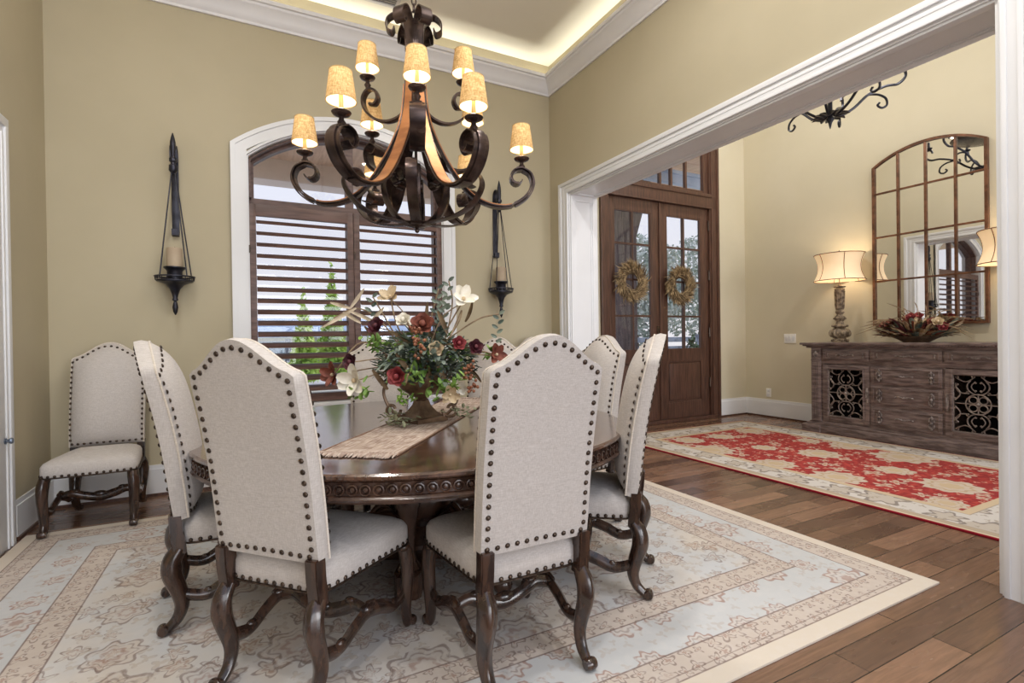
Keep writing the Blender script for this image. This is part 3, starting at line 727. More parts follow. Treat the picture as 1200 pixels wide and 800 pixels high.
        m.lathe([(.004, -.021), (.016, -.021), (.020, -.012), (.020, .012), (.016, .021), (.004, .021)], (x+s*.004, .250, .0215), 16, 'x')
        m.ball((x, .205, .335), .03, 10, 6, (1, 1, .7))
        obj('leg', m, 'chair_wood', t, angle=50)
    # stretchers: wavy, carved side rails and a wavy cross rail
    for s in (-1, 1):
        path = spline([(s*.188, -.235, .150), (s*.192, -.15, .128), (s*.197, -.075, .158), (s*.20, 0, .178), (s*.205, .075, .160), (s*.21, .15, .128), (s*.217, .215, .150)], 7)
        m = MB().tube(path, [.0175+.004*math.sin(PI*i/(len(path)-1)) for i in range(len(path))], 10, (1.15, .8), .12)
        m.ball((s*.20, 0, .192), .022, 10, 6, (.9, 1.5, .8)).ball((s*.192, -.14, .146), .014, 8, 5, (1, 1.6, .8)).ball((s*.21, .14, .146), .014, 8, 5, (1, 1.6, .8))
        m.tube([(s*.199, -.035, .20), (s*.2, 0, .21), (s*.201, .035, .20)], .008, 6)
        obj('stretcher', m, 'chair_wood', t, angle=50)
    path = spline([(-.20, 0, .178), (-.14, .004, .190), (-.08, .0, .168), (0, -.004, .150), (.08, 0, .168), (.14, .004, .190), (.20, 0, .178)], 7)
    m = MB().tube(path, [.0175+.004*math.sin(PI*i/(len(path)-1)) for i in range(len(path))], 10, (1.15, .8), .12)
    m.ball((0, -.004, .170), .026, 10, 6, (1.7, .8, .8)).ball((-.12, .004, .205), .014, 8, 5, (1.6, 1, .8)).ball((.12, .004, .205), .014, 8, 5, (1.6, 1, .8))
    obj('stretcher', m, 'chair_wood', t, angle=50)
    return t
G = 'linen chairs around the round table'; G2 = 'spare linen chairs against the wall'
RZ = .0107
chairs = [
 ((.853, 1.730), -.3, 'oatmeal linen dining chair seen squarely from behind, between the flowers and the edge-on chair', G),
 ((.233, 2.001), -47.0, 'oatmeal linen dining chair seen from behind, its back covering the lower corner of the window', G),
 ((-.032, 2.612), -85.0, 'oatmeal linen dining chair seen side-on, its back overlapping the lone chair in the corner', G),
 ((1.455, 2.033), 45.8, 'oatmeal linen dining chair turned edge-on, in front of the wooden front doors', G),
 ((1.745, 2.690), 89.6, 'oatmeal linen dining chair showing its front, just behind the edge-on chair', G),
 ((1.45, 3.285), 132.0, 'oatmeal linen dining chair behind the table, below the candle sconce beside the wide opening', G),
 ((.875, 3.535), 182.0, 'oatmeal linen dining chair behind the flowers, in front of the window shutters', G),
 ((.200, 3.235), 225.0, 'oatmeal linen dining chair by the window, almost wholly hidden behind a nearer chair', G),
 ((-.874, 4.205), 179.1, 'oatmeal linen dining chair standing alone in the corner by the white door casing', G2),
 ((2.630, 4.215), 183.0, 'oatmeal linen dining chair in the far corner, only its arched top showing past another chair', G2),
]
proto = None
for (x, y), a, lab, g in chairs:
    z = RZ
    if proto is None:
        proto = make_chair(lab, g); proto.location = (x, y, z); proto.rotation_euler = (0, 0, math.radians(a))
    else:
        dup(proto, (x, y, z), math.radians(a), lab, g)
# ================================================================== TABLE
TCX, TCY, TZ, TR = .818, 2.62, .725, 1.060
t = thing('dining_table', 'large round dark wood pedestal table with a carved beaded rim', 'table', (TCX, TCY, RZ))
h = TZ-RZ
m = MB(); m.lathe([(.02, h-.03), (TR-.03, h-.03), (TR-.012, h-.026), (TR-.004, h-.018), (TR-.003, h-.008), (TR-.010, h-.001), (TR-.03, h), (.02, h)], (0, 0, 0), 128)
obj('tabletop', m, 'table_top', t, angle=30)
m = MB()
m.lathe([(TR-.12, h-.03), (TR-.018, h-.03), (TR-.022, h-.036), (TR-.022, h-.074), (TR-.012, h-.078), (TR-.006, h-.086), (TR-.014, h-.096), (TR-.03, h-.098), (TR-.12, h-.098)], (0, 0, 0), 128)
nb = 150
for i in range(nb):
    a = 2*PI*i/nb; n = Vector((math.cos(a), math.sin(a), 0)); u = Vector((-math.sin(a), math.cos(a), 0)); c = n*(TR-.022) + Vector((0, 0, h-.055))
    m.nail(c, n, .0115)
    rs = [[c + n*d + (u*math.cos(b)+Vector((0, 0, 1))*math.sin(b))*r for b in (2*PI*k/10 for k in range(10))] for r, d in ((.0205, -.002), (.0195, .009), (.0155, .010), (.0138, -.001))]
    m.rings(rs, cap=False)
obj('carved_rim', m, 'table_wood', t, angle=35)
m = MB(); m.lathe([(.30, h-.13), (.30, h-.098)], n=40); m.lathe([(TR-.14, h-.13), (TR-.10, h-.13), (TR-.10, h-.098), (TR-.14, h-.098)], n=96)
obj('apron', m, 'table_wood', t)
m = MB(); m.lathe([(.20, .10), (.20, .13), (.13, .16), (.10, .19), (.12, .22), (.17, .27), (.185, .33), (.17, .39), (.12, .43), (.085, .46), (.08, .50), (.10, .515), (.10, .53), (.085, .54), (.11, .565), (.13, .58), (.13, .60), (.2, h-.10)], n=48, flute=(12, .03))
obj('column', m, 'table_wood', t, angle=50)
for k in range(4):
    a = PI/4*(2*k) + math.radians(18); d = Vector((math.cos(a), math.sin(a), 0)); q = Vector((-math.sin(a), math.cos(a), 0))
    P = lambda r, z: d*r+Vector((0, 0, z))
    m = MB(); path = spline([P(.14, .16), P(.24, .235), P(.33, .22), P(.42, .13), P(.50, .065), P(.56, .05), P(.60, .07)], 6); L = len(path)
    m.tube(path, [interp(((0, .06), (.3, .075), (.6, .055), (.85, .038), (1, .03)), i/(L-1)) for i in range(L)], 14, (1, .8), .08)
    m.ball(P(.60, .046), .046, 12, 8, (1, 1, 1)); m.ball(P(.27, .25), .085, 12, 8, (1.2, 1, .75))
    for j in range(-2, 3): m.tube(spline([P(.17, .26)+q*.0, P(.26, .33-.02*abs(j))+q*j*.02, P(.36, .25-.015*abs(j))+q*j*.03, P(.43, .15)+q*j*.014], 5), [.006, .010, .012, .012, .012, .013, .013, .012, .012, .011, .011, .010, .009, .008, .006, .003][:16], 6)
    obj('leg', m, 'table_wood', t, angle=50)
    a += PI/4; d = Vector((math.cos(a), math.sin(a), 0))
    c = d*.40
    m = MB(); m.lathe([(.045, .10), (.055, .12), (.035, .15), (.028, .20), (.035, .30), (.05, .38), (.06, .42), (.05, .46), (.03, .48), (.05, .50), (.05, .515), (.035, .53), (.085, .565), (.095, .59), (.07, .61), (.06, h-.098)], (c.x, c.y, 0), 20)
    obj('baluster', m, 'table_wood', t, angle=50)
m = MB()
for k in range(2):
    a = math.radians(18)+PI/4+k*PI/2; d = Vector((math.cos(a), math.sin(a), 0)); q = Vector((-d.y, d.x, 0))
    ring = lambda r, w, z0, z1: [d*r+q*w+Vector((0, 0, z0)), d*r-q*w+Vector((0, 0, z0)), d*r-q*w+Vector((0, 0, z1)), d*r+q*w+Vector((0, 0, z1))]
    m.rings([ring(-.47, .04, .0, .10), ring(-.44, .06, .0, .11), ring(-.15, .05, .0, .11), ring(.15, .05, .0, .11), ring(.44, .06, .0, .11), ring(.47, .04, .0, .10)])
obj('base_plinth', m, 'table_wood', t)

# runner, laid diagonally and hanging nowhere
t = NT('woven runner fabric', .95, spec=.1); c = t.co()
w1 = t.noise(t.mapping(c, (10, 120, 1)), 1.0, 3); w2 = t.noise(c, 38, 3)
q, _ = motif(t, *t.sepxyz(c)[:2], 9, .3, 4, .3)
cc = t.mix(t.sstep(w1, .35, .65), srgb(158, 138, 126), srgb(198, 182, 170)); cc = t.mix(t.m('MULTIPLY', t.sstep(q, 1.05, .85), .35), cc, srgb(120, 92, 80)); cc = t.mix(t.m('MULTIPLY', t.sstep(w2, .5, .7), .35), cc, srgb(206, 196, 186))
t.col(cc); t.bump(w2, .4, .004); MAT['runner'] = t.mt
ra = Vector((.355, 1.975)); rb = Vector((1.43, 3.397)); rc = (ra+rb)/2; rl = (rb-ra).length/2; rot = math.atan2((rb-ra).y, (rb-ra).x)
t = thing('table_runner', 'woven tan table runner with a fringed end lying across the round table', 'table runner', (rc.x, rc.y, TZ), rot)
m = MB(); hw = .162; pts = []
for z in (.0045, .0005):
    pts.append([[Vector((-rl+2*rl*i/40, -hw+2*hw*j/8, z + (.002*math.sin(i*.9+j*.4) if z > .002 else 0))) for j in range(9)] for i in range(41)])
m.grid(pts[0]); m.grid(pts[1])
for j in (0, 8): m.grid([[pts[0][i][j], pts[1][i][j]] for i in range(41)])
obj('cloth', m, 'runner', t)
m = MB()
for s in (-1, 1): m.tube([(-rl+2*rl*i/30, s*hw, .004) for i in range(31)], .0045, 6)
obj('braid', m, 'copper' if False else simple('runner braid', srgb(120, 92, 76), srgb(150, 122, 104), .9, scale=60), t)
for s in (-1, 1):
    m = MB()
    for i in range(46):
        y = -hw+2*hw*(i+.5)/46; x0 = s*rl; dz = random.uniform(0, .003)
        m.tube([(x0-s*.012, y, .007), (x0+s*.012, y+random.uniform(-.003, .003), .007+dz), (x0+s*random.uniform(.035, .05), y+random.uniform(-.006, .006), .004)], [.0042, .0048, .0018], 5)
        m.ball((x0-s*.012, y, .008), .0058, 6, 4)
    obj('fringe', m, 'runner', t)

# ------------------------------------------------------------------ flower arrangement in an urn
MAT['petal_white'] = simple('cream white petals', srgb(226, 220, 204), srgb(244, 240, 230), .6, scale=20)
MAT['petal_cream'] = simple('tan cream petals', srgb(186, 164, 132), srgb(212, 194, 162), .65, scale=20)
MAT['petal_red'] = simple('dusty red petals', srgb(122, 40, 48), srgb(166, 78, 78), .6, scale=24)
MAT['petal_dark'] = simple('dark wine petals', srgb(62, 24, 36), srgb(98, 40, 50), .6, scale=24)
MAT['petal_rust'] = simple('rust petals', srgb(104, 54, 42), srgb(142, 80, 64), .65, scale=24)
MAT['berry'] = simple('russet berries', srgb(118, 70, 48), srgb(152, 98, 70), .35, scale=30)
MAT['leaf_blue'] = simple('blue green silk leaves', srgb(58, 76, 70), srgb(140, 152, 138), .55, scale=9)
MAT['leaf_lime'] = simple('bright green silk leaves', srgb(96, 130, 58), srgb(136, 168, 84), .55, scale=9)
MAT['leaf_brown'] = simple('dried brown leaves', srgb(104, 84, 62), srgb(150, 126, 96), .7, scale=12)
MAT['twig'] = simple('dried twig', srgb(120, 100, 78), srgb(160, 138, 110), .8, scale=20)
MAT['tuft'] = simple('ivory feather', srgb(168, 152, 128), srgb(204, 190, 168), .8, scale=20)
LAT = Vector((_R0.x, _R0.y, 0)); FWD = Vector((_sy, _cy, 0))      # just two level directions for laying the bouquet out
def L3(a, h_, d=0.0): return LAT*a + FWD*d + Vector((0, 0, h_))
def petal(m, c, d, up, ln, wd, cup=.25, n=5):
    """one curved petal from c along direction d, facing up"""
    d = Vector(d).normalized(); up = (Vector(up)-d*Vector(up).dot(d)).normalized(); s = d.cross(up)
    rows = []
    for i in range(n+1):
        t_ = i/n; w = wd*math.sin(PI*(.12+.80*t_))**.8; p = Vector(c)+d*ln*t_+up*(cup*ln*(t_**2))
        rows.append([p-s*w/2+up*w*.22, p-s*w*.2, p+s*w*.2, p+s*w/2+up*w*.22])
    m.grid(rows)
def rose(m, c, axis, r):
    axis = Vector(axis).normalized(); u = axis.orthogonal().normalized(); w = axis.cross(u)
    for ly, (k, rr, tilt) in enumerate(((5, 1.0, .35), (5, .78, .8), (4, .55, 1.4), (3, .34, 2.6))):
        for i in range(k):
            a = 2*PI*(i+.35*ly)/k; o = u*math.cos(a)+w*math.sin(a)
            petal(m, Vector(c)-axis*r*.35+o*r*.08, o+axis*tilt, axis-o*.3, r*rr*1.05, r*rr*1.15, .12, 4)
    m.ball(Vector(c)+axis*r*.1, r*.3, 8, 5)
def bloom(m, c, axis, r, k=6):
    axis = Vector(axis).normalized(); u = axis.orthogonal().normalized(); w = axis.cross(u)
    for i in range(k):
        a = 2*PI*i/k+.3*(i % 2); o = u*math.cos(a)+w*math.sin(a)
        petal(m, Vector(c)+o*r*.06, o+axis*(.25+.3*(i % 2)), axis, r, r*.72, .18)
FA = thing('flower_arrangement', 'mixed silk flower arrangement in a footed brass urn on the table runner', 'flower arrangement', (.815, 2.615, TZ+.0062))
m = MB()
yaw_ = Matrix.Rotation(math.radians(20), 3, 'Z')
def sq(r, z): return [yaw_ @ Vector((r*x, r*y, z)) for x, y in ((-1, -1), (1, -1), (1, 1), (-1, 1))]
m.rings([sq(.098, 0), sq(.098, .022), sq(.088, .026)])
m.rings([sq(.082, .026), sq(.055, .05), sq(.034, .085), sq(.028, .11)])
m.lathe([(.03, .105), (.038, .112), (.03, .12), (.05, .135), (.10, .165), (.135, .21), (.14, .25), (.15, .262), (.14, .268), (.125, .25)], n=28)
obj('urn', m, 'brass_dark', FA, angle=35)
for s in (-1, 1):
    m = MB()
    pth = [L3(s*(.10+.0), .24), L3(s*.17, .22), L3(s*.20, .15), L3(s*.17, .07), L3(s*.12, .02)]
    sp_ = spline(pth, 6) + [L3(s*(.155+.045*math.cos(a)*(1-i/26)), .055-.045*math.sin(a)*(1-i/26)*-1 if False else .058+.045*math.sin(a)*(1-i/30)) for i, a in enumerate([PI+.35*k for k in range(18)])]
    m.tube(sp_, .0085, 8); obj('urn_handle', m, 'brass_dark', FA)
random.seed(11)
m = MB(); b = MB(); lm = MB()
for _ in range(1050):
    a = random.uniform(0, 2*PI); rr = random.random()**.5; z = .17+.36*random.random()*(1-.60*rr)+.07*rr; R_ = .235*rr
    c = Vector((R_*math.cos(a), R_*math.sin(a), z)) + LAT*.03; o = Vector((math.cos(a), math.sin(a), random.uniform(-.7, .9)))
    petal(m if random.random() < .86 else lm, c, o, (0, 0, 1), random.uniform(.035, .075), random.uniform(.018, .034), random.uniform(-.4, .3), 3)
for a, h_, d in ((-.25, .42, -.1), (.02, .24, -.3), (.2, .22, -.25), (-.27, .17, -.22), (.36, .36, 0), (-.2, .4, -.1), (.12, .18, -.28), (-.02, .14, -.28)):
    for _ in range(16): petal(lm, L3(a+random.gauss(0, .03), h_+random.gauss(0, .02), d), (random.gauss(0, 1), random.gauss(0, 1), random.gauss(.2, 1)), (0, 0, 1), .04, .024, .2, 3)
for a, h_, d in ((-.13, .34, -.2), (.08, .27, -.3), (-.26, .50, -.05), (.26, .46, -.1), (.05, .60, 0), (-.18, .28, -.22), (.2, .3, -.25), (-.02, .36, -.28), (.30, .62, 0), (-.08, .58, 0), (.19, .56, -.1), (-.04, .5, -.1), (.13, .5, .1), (.4, .3, 0)):
    b = MB(); petal(b, L3(a*.8, h_-.1, d*.62), L3(random.uniform(-.9, .9), 1, 0), -FWD+LAT*random.uniform(-1, 1), .12, .026, .5, 6); obj('dried_leaf', b, 'leaf_brown', FA)
obj('foliage', m, 'leaf_blue', FA); obj('lime_foliage', lm, 'leaf_lime', FA)
CEN = Vector((0, 0, .3))
fl = [('magnolia', 'bloom', 'petal_white', -.285, .235, -.26, .085), ('magnolia', 'bloom', 'petal_white', .235, .635, -.06, .075), ('cream_bloom', 'bloom', 'petal_cream', -.155, .655, .0, .065),
      ('rose', 'rose', 'petal_red', -.07, .255, -.33, .048), ('wine_rose', 'rose', 'petal_dark', -.315, .325, -.24, .042), ('wine_rose', 'rose', 'petal_dark', -.215, .505, -.1, .048),
      ('rust_rose', 'rose', 'petal_rust', .035, .51, -.17, .060), ('rust_bloom', 'bloom', 'petal_rust', -.435, .255, -.1, .07), ('cream_rose', 'rose', 'petal_cream', .115, .385, -.28, .038),
      ('cream_rose', 'rose', 'petal_white', -.075, .535, -.1, .04), ('crimson_rose', 'rose', 'petal_red', .225, .41, -.24, .036), ('wine_rose', 'rose', 'petal_dark', .305, .39, -.2, .04),
      ('rust_bloom', 'bloom', 'petal_rust', .40, .345, -.06, .06), ('cream_bloom', 'bloom', 'petal_cream', .185, .165, -.33, .05), ('cream_bloom', 'bloom', 'petal_white', .22, .19, -.23, .045), ('cream_bloom', 'bloom', 'petal_white', -.03, .5, .1, .06)]
for nm, kind, mt, a, h_, d, r in fl:
    d *= .8; m = MB(); c = L3(a, h_, d); ax = (c-CEN).normalized()*.7 + Vector((-_sy, -_cy, .15))
    (rose if kind == 'rose' else bloom)(m, c, ax, r)
    o = obj(nm, m, mt, FA)
    obj('flower_stem', MB().tube(spline([(0, 0, .24), L3(a*.45, .26+(h_-.26)*.62+.03, d*.45), c-ax.normalized()*r*.3], 6), .0032, 6), 'twig', o)
    if kind == 'bloom': obj('stamen', MB().ball(c+ax.normalized()*.012, r*.14, 8, 5), 'petal_cream', o)
for a, h_, d in ((.05, .385, -.34), (.275, .28, -.27), (.02, .44, -.28), (.29, .22, -.25)):
    m = MB()
    d *= .82
    for _ in range(16): m.ball(L3(a+random.uniform(-.026, .026), h_+random.uniform(-.05, .05), d+random.uniform(-.02, .02)), .0085, 8, 5)
    obj('berry_cluster', m, 'berry', FA)
m = MB()
for pts in ([(0, .25, 0), (-.12, .5, 0), (-.155, .65, 0)], [(0, .25, 0), (.15, .5, 0), (.235, .63, -.05)], [(-.1, .3, -.05), (-.28, .42, -.1), (-.43, .255, -.1)], [(-.05, .3, 0), (-.2, .52, 0), (-.33, .60, 0), (-.46, .55, 0)], [(.1, .3, 0), (.3, .36, 0), (.40, .345, -.06)],
            [(.05, .3, 0), (.2, .5, -.05), (.22, .58, 0), (.17, .44, -.1)], [(0, .3, 0), (.06, .55, 0), (.10, .70, 0)], [(.1, .3, 0), (.17, .6, 0), (.155, .74, 0)], [(-.05, .3, 0), (-.17, .52, 0), (-.25, .66, 0)], [(.1, .4, 0), (.3, .53, 0), (.42, .56, 0)], [(-.03, .3, -.2), (-.02, .22, -.3), (.0, .27, -.33)]):
    m.tube(spline([L3(*p) for p in pts], 6), .004, 6)
obj('stem', m, 'twig', FA)
m = MB()
for a0, h0, a1, h1 in ((-.36, .60, -.46, .63), (-.33, .60, -.50, .50), (-.36, .6, -.28, .70), (-.22, .52, -.36, .585), (-.40, .58, -.30, .52), (-.25, .53, -.18, .60)):
    petal(m, L3(a0, h0, -.03), L3(a1-a0, h1-h0), -FWD, math.hypot(a1-a0, h1-h0), .020, .15, 6)
obj('feather', m, 'tuft', FA)
for k, (a, h_) in enumerate(((.10, .70), (.155, .74), (.42, .56), (-.25, .66), (.13, .6), (.12, .64))):
    m = MB()
    for j in range(7): petal(m, L3(a-.01*j*.3, h_-.025*j, 0), L3((-1)**j*.8, .5, -.3), -FWD, .038, .02, .1, 3)
    obj('sprig', m, 'leaf_blue', FA)
random.seed(5)
ivy = simple('pale ivy', srgb(120, 126, 96), srgb(168, 170, 140), .6, scale=20)
for s0 in (L3(-.13, .03, -.13), L3(-.06, .03, -.2), L3(.22, .05, -.13)):
    m = MB()
    for _ in range(26): petal(m, s0+Vector((random.gauss(0, .035), random.gauss(0, .035), random.uniform(-.02, .03))), (random.gauss(0, 1), random.gauss(0, 1), random.gauss(0, .4)), (0, 0, 1), .032, .018, .2, 3)
    obj('trailing_ivy', m, ivy, FA)
# ================================================================== CHANDELIER
t = NT('linen lamp shade', .85, spec=.1); c = t.co()
wv = t.m('ADD', t.m('MULTIPLY', t.noise(t.mapping(c, (40, 40, 460)), 1, 2), .5), t.m('MULTIPLY', t.noise(t.mapping(c, (300, 300, 30)), 1, 2), .5))
scol = t.mix(t.sstep(wv, .38, .62), srgb(196, 150, 92), srgb(240, 206, 150)); t.col(scol)
t.put(t.b.inputs['Emission Color'], t.mix(t.sstep(wv, .36, .64), (.62, .30, .09, 1), (1, .66, .30, 1))); t.b.inputs['Emission Strength'].default_value = .24
MAT['shade'] = t.mt
t = NT('lit shade lining', .8); t.col(srgb(255, 240, 205)); t.b.inputs['Emission Color'].default_value = (1, .80, .50, 1); t.b.inputs['Emission Strength'].default_value = .6; MAT['shade_in'] = t.mt
t = NT('glowing bulb', .4); t.col(srgb(255, 244, 220)); t.b.inputs['Emission Color'].default_value = (1, .86, .62, 1); t.b.inputs['Emission Strength'].default_value = 6; MAT['bulb'] = t.mt
MAT['sleeve'] = simple('candle sleeve', srgb(206, 176, 124), srgb(220, 190, 140), .6)
CH = Vector((.876, 2.844, 0))
ch = thing('chandelier', 'large bronze scroll-arm chandelier with small lit shades hanging over the table', 'chandelier', CH)
base_a = math.atan2(LAT.y, LAT.x)                       # azimuth measured from the level direction across the room
def rz(a): d = Vector((math.cos(a), math.sin(a), 0)); return d, Vector((-d.y, d.x, 0))
def curl(pts, cx, cz, r0, a0, turns, n=16, k=.35):
    return pts + [(cx+r0*(1-(1-k)*i/n)*math.cos(a0+turns*2*PI*i/n), cz+r0*(1-(1-k)*i/n)*math.sin(a0+turns*2*PI*i/n)) for i in range(1, n+1)]
def to3(path, d): return [d*r+Vector((0, 0, z)) for r, z in path]
def sp2(pts, n=6): return [(p.x, p.z) for p in spline([(a, 0, b) for a, b in pts], n)]
def light(arm, d, r, z, glow=True):
    p = d*r
    m = MB(); m.lathe([(.010, z-.01), (.014, z), (.020, z+.012), (.012, z+.024), (.011, z+.036), (.022, z+.040), (.040, z+.048), (.046, z+.058), (.043, z+.062), (.02, z+.054), (.012, z+.066)], (p.x, p.y, 0), 18)
    cup = obj('candle_cup', m, 'bronze', arm)
    obj('candle_sleeve', MB().lathe([(.011, z+.062), (.011, z+.15), (.006, z+.152)], (p.x, p.y, 0), 12), 'sleeve', arm)
    obj('bulb', MB().lathe([(.004, z+.15), (.013, z+.165), (.017, z+.185), (.010, z+.215), (.002, z+.24)], (p.x, p.y, 0), 12), 'bulb', arm)
    z0, z1, r0, r1 = z+.110, z+.250, .068, .050
    m = MB(); m.lathe([(r0, z0), (r0+.0015, z0+.003), (r1+.0015, z1-.003), (r1, z1)], (p.x, p.y, 0), 28)
    for f in [f for f in m.bm.faces if len(f.verts) > 4]: m.bm.faces.remove(f)
    sh = obj('lamp_shade', m, 'shade', ch)
    m = MB(); m.lathe([(r0-.002, z0+.001), (r1-.002, z1-.001)], (p.x, p.y, 0), 28)
    for f in [f for f in m.bm.faces if len(f.verts) > 4]: m.bm.faces.remove(f)
    obj('shade_lining', m, 'shade_in', sh)
    for r_, z_ in ((r0+.001, z0), (r1+.001, z1)):
        m = MB(); m.tube([(p.x+r_*math.cos(2*PI*i/28), p.y+r_*math.sin(2*PI*i/28), z_) for i in range(29)], .0022, 5); obj('shade_rim', m, 'sleeve', sh)
    point('chandelier_bulb_light', (CH.x+p.x, CH.y+p.y, z+.19), 5.0, (1, .88, .70), .03)
HZ = 1.16
def off2(path, d_):
    out = []
    for i, (r, z) in enumerate(path):
        a, b = path[max(i-1, 0)], path[min(i+1, len(path)-1)]; L = math.hypot(b[0]-a[0], b[1]-a[1]) or 1
        out.append((r-(b[1]-a[1])/L*d_, z+(b[0]-a[0])/L*d_))
    return out
# six great arms flowing out of the body
main = sp2([(.045, 2.80), (.055, 2.62), (.072, 2.45), (.115, 2.31), (.20, 2.15), (.31, 2.01), (.43, 1.945), (.555, 1.935), (.655, 1.985), (.703, 2.06), (.690, 2.125), (.640, 2.157)], 6)
main = main + [(.612+.056*math.cos(a)*k, 2.10+.056*math.sin(a)*k) for a, k in ((1.2+.42*i, 1-.045*i) for i in range(1, 12))]
main = [(r*(.96 if r > .4 else 1-.04*max(0, r-.1)/.3), z) for r, z in main]
crown = sp2([(.045, 2.80), (.048, 2.90), (.062, 2.975), (.105, 3.015), (.150, 2.985), (.155, 2.935), (.125, 2.915), (.11, 2.94)], 6)
for k in range(6):
    d, q = rz(base_a + math.radians(7+60*k)); 
    arm = obj('scroll_arm', MB().ribbon(to3(main, d), q, .084, .006, lambda u: .55+.45*min(1, u/.22)), 'bronze', ch, angle=50)
    obj('copper_band', MB().ribbon(to3(off2(main, .008)[6:44], d), q, .066, .005, lambda u: .55+.45*min(1, u/.3)), 'copper', arm, angle=50)
    obj('inner_band', MB().ribbon(to3(off2(main, .010)[44:-2], d), q, .050, .006), 'bronze', arm, angle=50)
    obj('outer_band', MB().ribbon(to3(off2(main, -.008)[4:44], d), q, .050, .005, lambda u: .5+.5*min(1, u/.3)), 'bronze', arm, angle=50)
    obj('outer_rib', MB().ribbon(to3(off2(main, -.010)[44:-10], d), q, .040, .006), 'bronze', arm, angle=50)
    d2, q2 = rz(base_a + math.radians(37+60*k))
    obj('crown_leaf', MB().ribbon(to3(crown, d), q, .064, .006), 'bronze', ch, angle=50)
    light(arm, d, .614, 2.162)
# three arms of the middle tier
mid = sp2([(.06, 2.42), (.075, 2.30), (.12, 2.19), (.20, 2.125), (.30, 2.125), (.385, 2.19), (.405, 2.27), (.37, 2.325), (.33, 2.32), (.305, 2.28), (.325, 2.245), (.355, 2.25)], 6)
mid = [(r, z+.05*min(1, max(0, (2.45-z)/.2))) for r, z in mid]
for a in (-78, 32, 146):
    d, q = rz(base_a + math.radians(a)); arm = obj('middle_arm', MB().ribbon(to3(mid, d), q, .080, .007), 'bronze', ch, angle=50)
    obj('inner_band', MB().ribbon(to3([(r-.004, z+.010) for r, z in mid[6:44]], d), q, .045, .006), 'bronze', arm, angle=50)
    light(arm, d, .37, 2.375)
# upper tier: slim tube arms
up_ = sp2([(.05, 2.50), (.10, 2.455), (.18, 2.440), (.26, 2.465), (.33, 2.53), (.345, 2.60), (.31, 2.645), (.265, 2.635), (.245, 2.59), (.265, 2.555), (.30, 2.56)], 6)
for a in (162, 33):
    d, q = rz(base_a + math.radians(a)); arm = obj('upper_arm', MB().ribbon(to3(up_, d), q, .040, .012), 'bronze', ch, angle=50)
    light(arm, d, .315, 2.665)
# small scrolls between hub and body
low = sp2([(.012, 1.815), (.07, 1.822), (.135, 1.86), (.185, 1.94), (.20, 2.03), (.175, 2.105), (.13, 2.125), (.095, 2.10), (.095, 2.06), (.125, 2.045), (.145, 2.07)], 6)
for k in range(6):
    d, q = rz(base_a + math.radians(37+60*k)); obj('lower_scroll', MB().ribbon(to3(low, d), q, .062, .006), 'bronze', ch, angle=50)
low2 = sp2([(.02, 1.835), (.12, 1.83), (.26, 1.85), (.36, 1.90), (.42, 1.99), (.40, 2.06), (.345, 2.07), (.315, 2.03), (.335, 1.995), (.37, 2.0)], 6)
for k in range(6):
    d, q = rz(base_a + math.radians(37+60*k)); obj('side_scroll', MB().ribbon(to3(low2, d), q, .056, .006), 'bronze', ch, angle=50)
m = MB(); m.lathe([(.004, 1.775), (.012, 1.782), (.014, 1.79), (.008, 1.80), (.03, 1.806), (.06, 1.815), (.065, 1.824), (.02, 1.832), (.008, 1.838), (.008, 2.30), (.02, 2.32), (.03, 2.36), (.035, 2.45), (.046, 2.5), (.044, 2.80), (.05, 2.83), (.052, 2.86), (.03, 2.88), (.014, 2.90), (.018, 2.93), (.009, 2.95), (.009, 2.97)], n=24)
obj('hub', m, 'bronze', ch, angle=50)
m = MB(); z = 2.985
k = 0
while z < CEIL-.06:
    ring = [Vector(((.013*math.cos(a)) if k % 2 else 0, 0 if k % 2 else .013*math.cos(a), z+.024*math.sin(a))) for a in (2*PI*i/14 for i in range(15))]
    m.tube(ring, .0042, 6); z += .040; k += 1
obj('chain', m, 'bronze', ch)
obj('ceiling_canopy', MB().lathe([(.01, CEIL-.06), (.03, CEIL-.05), (.07, CEIL-.02), (.075, CEIL)], n=24), 'bronze', ch)

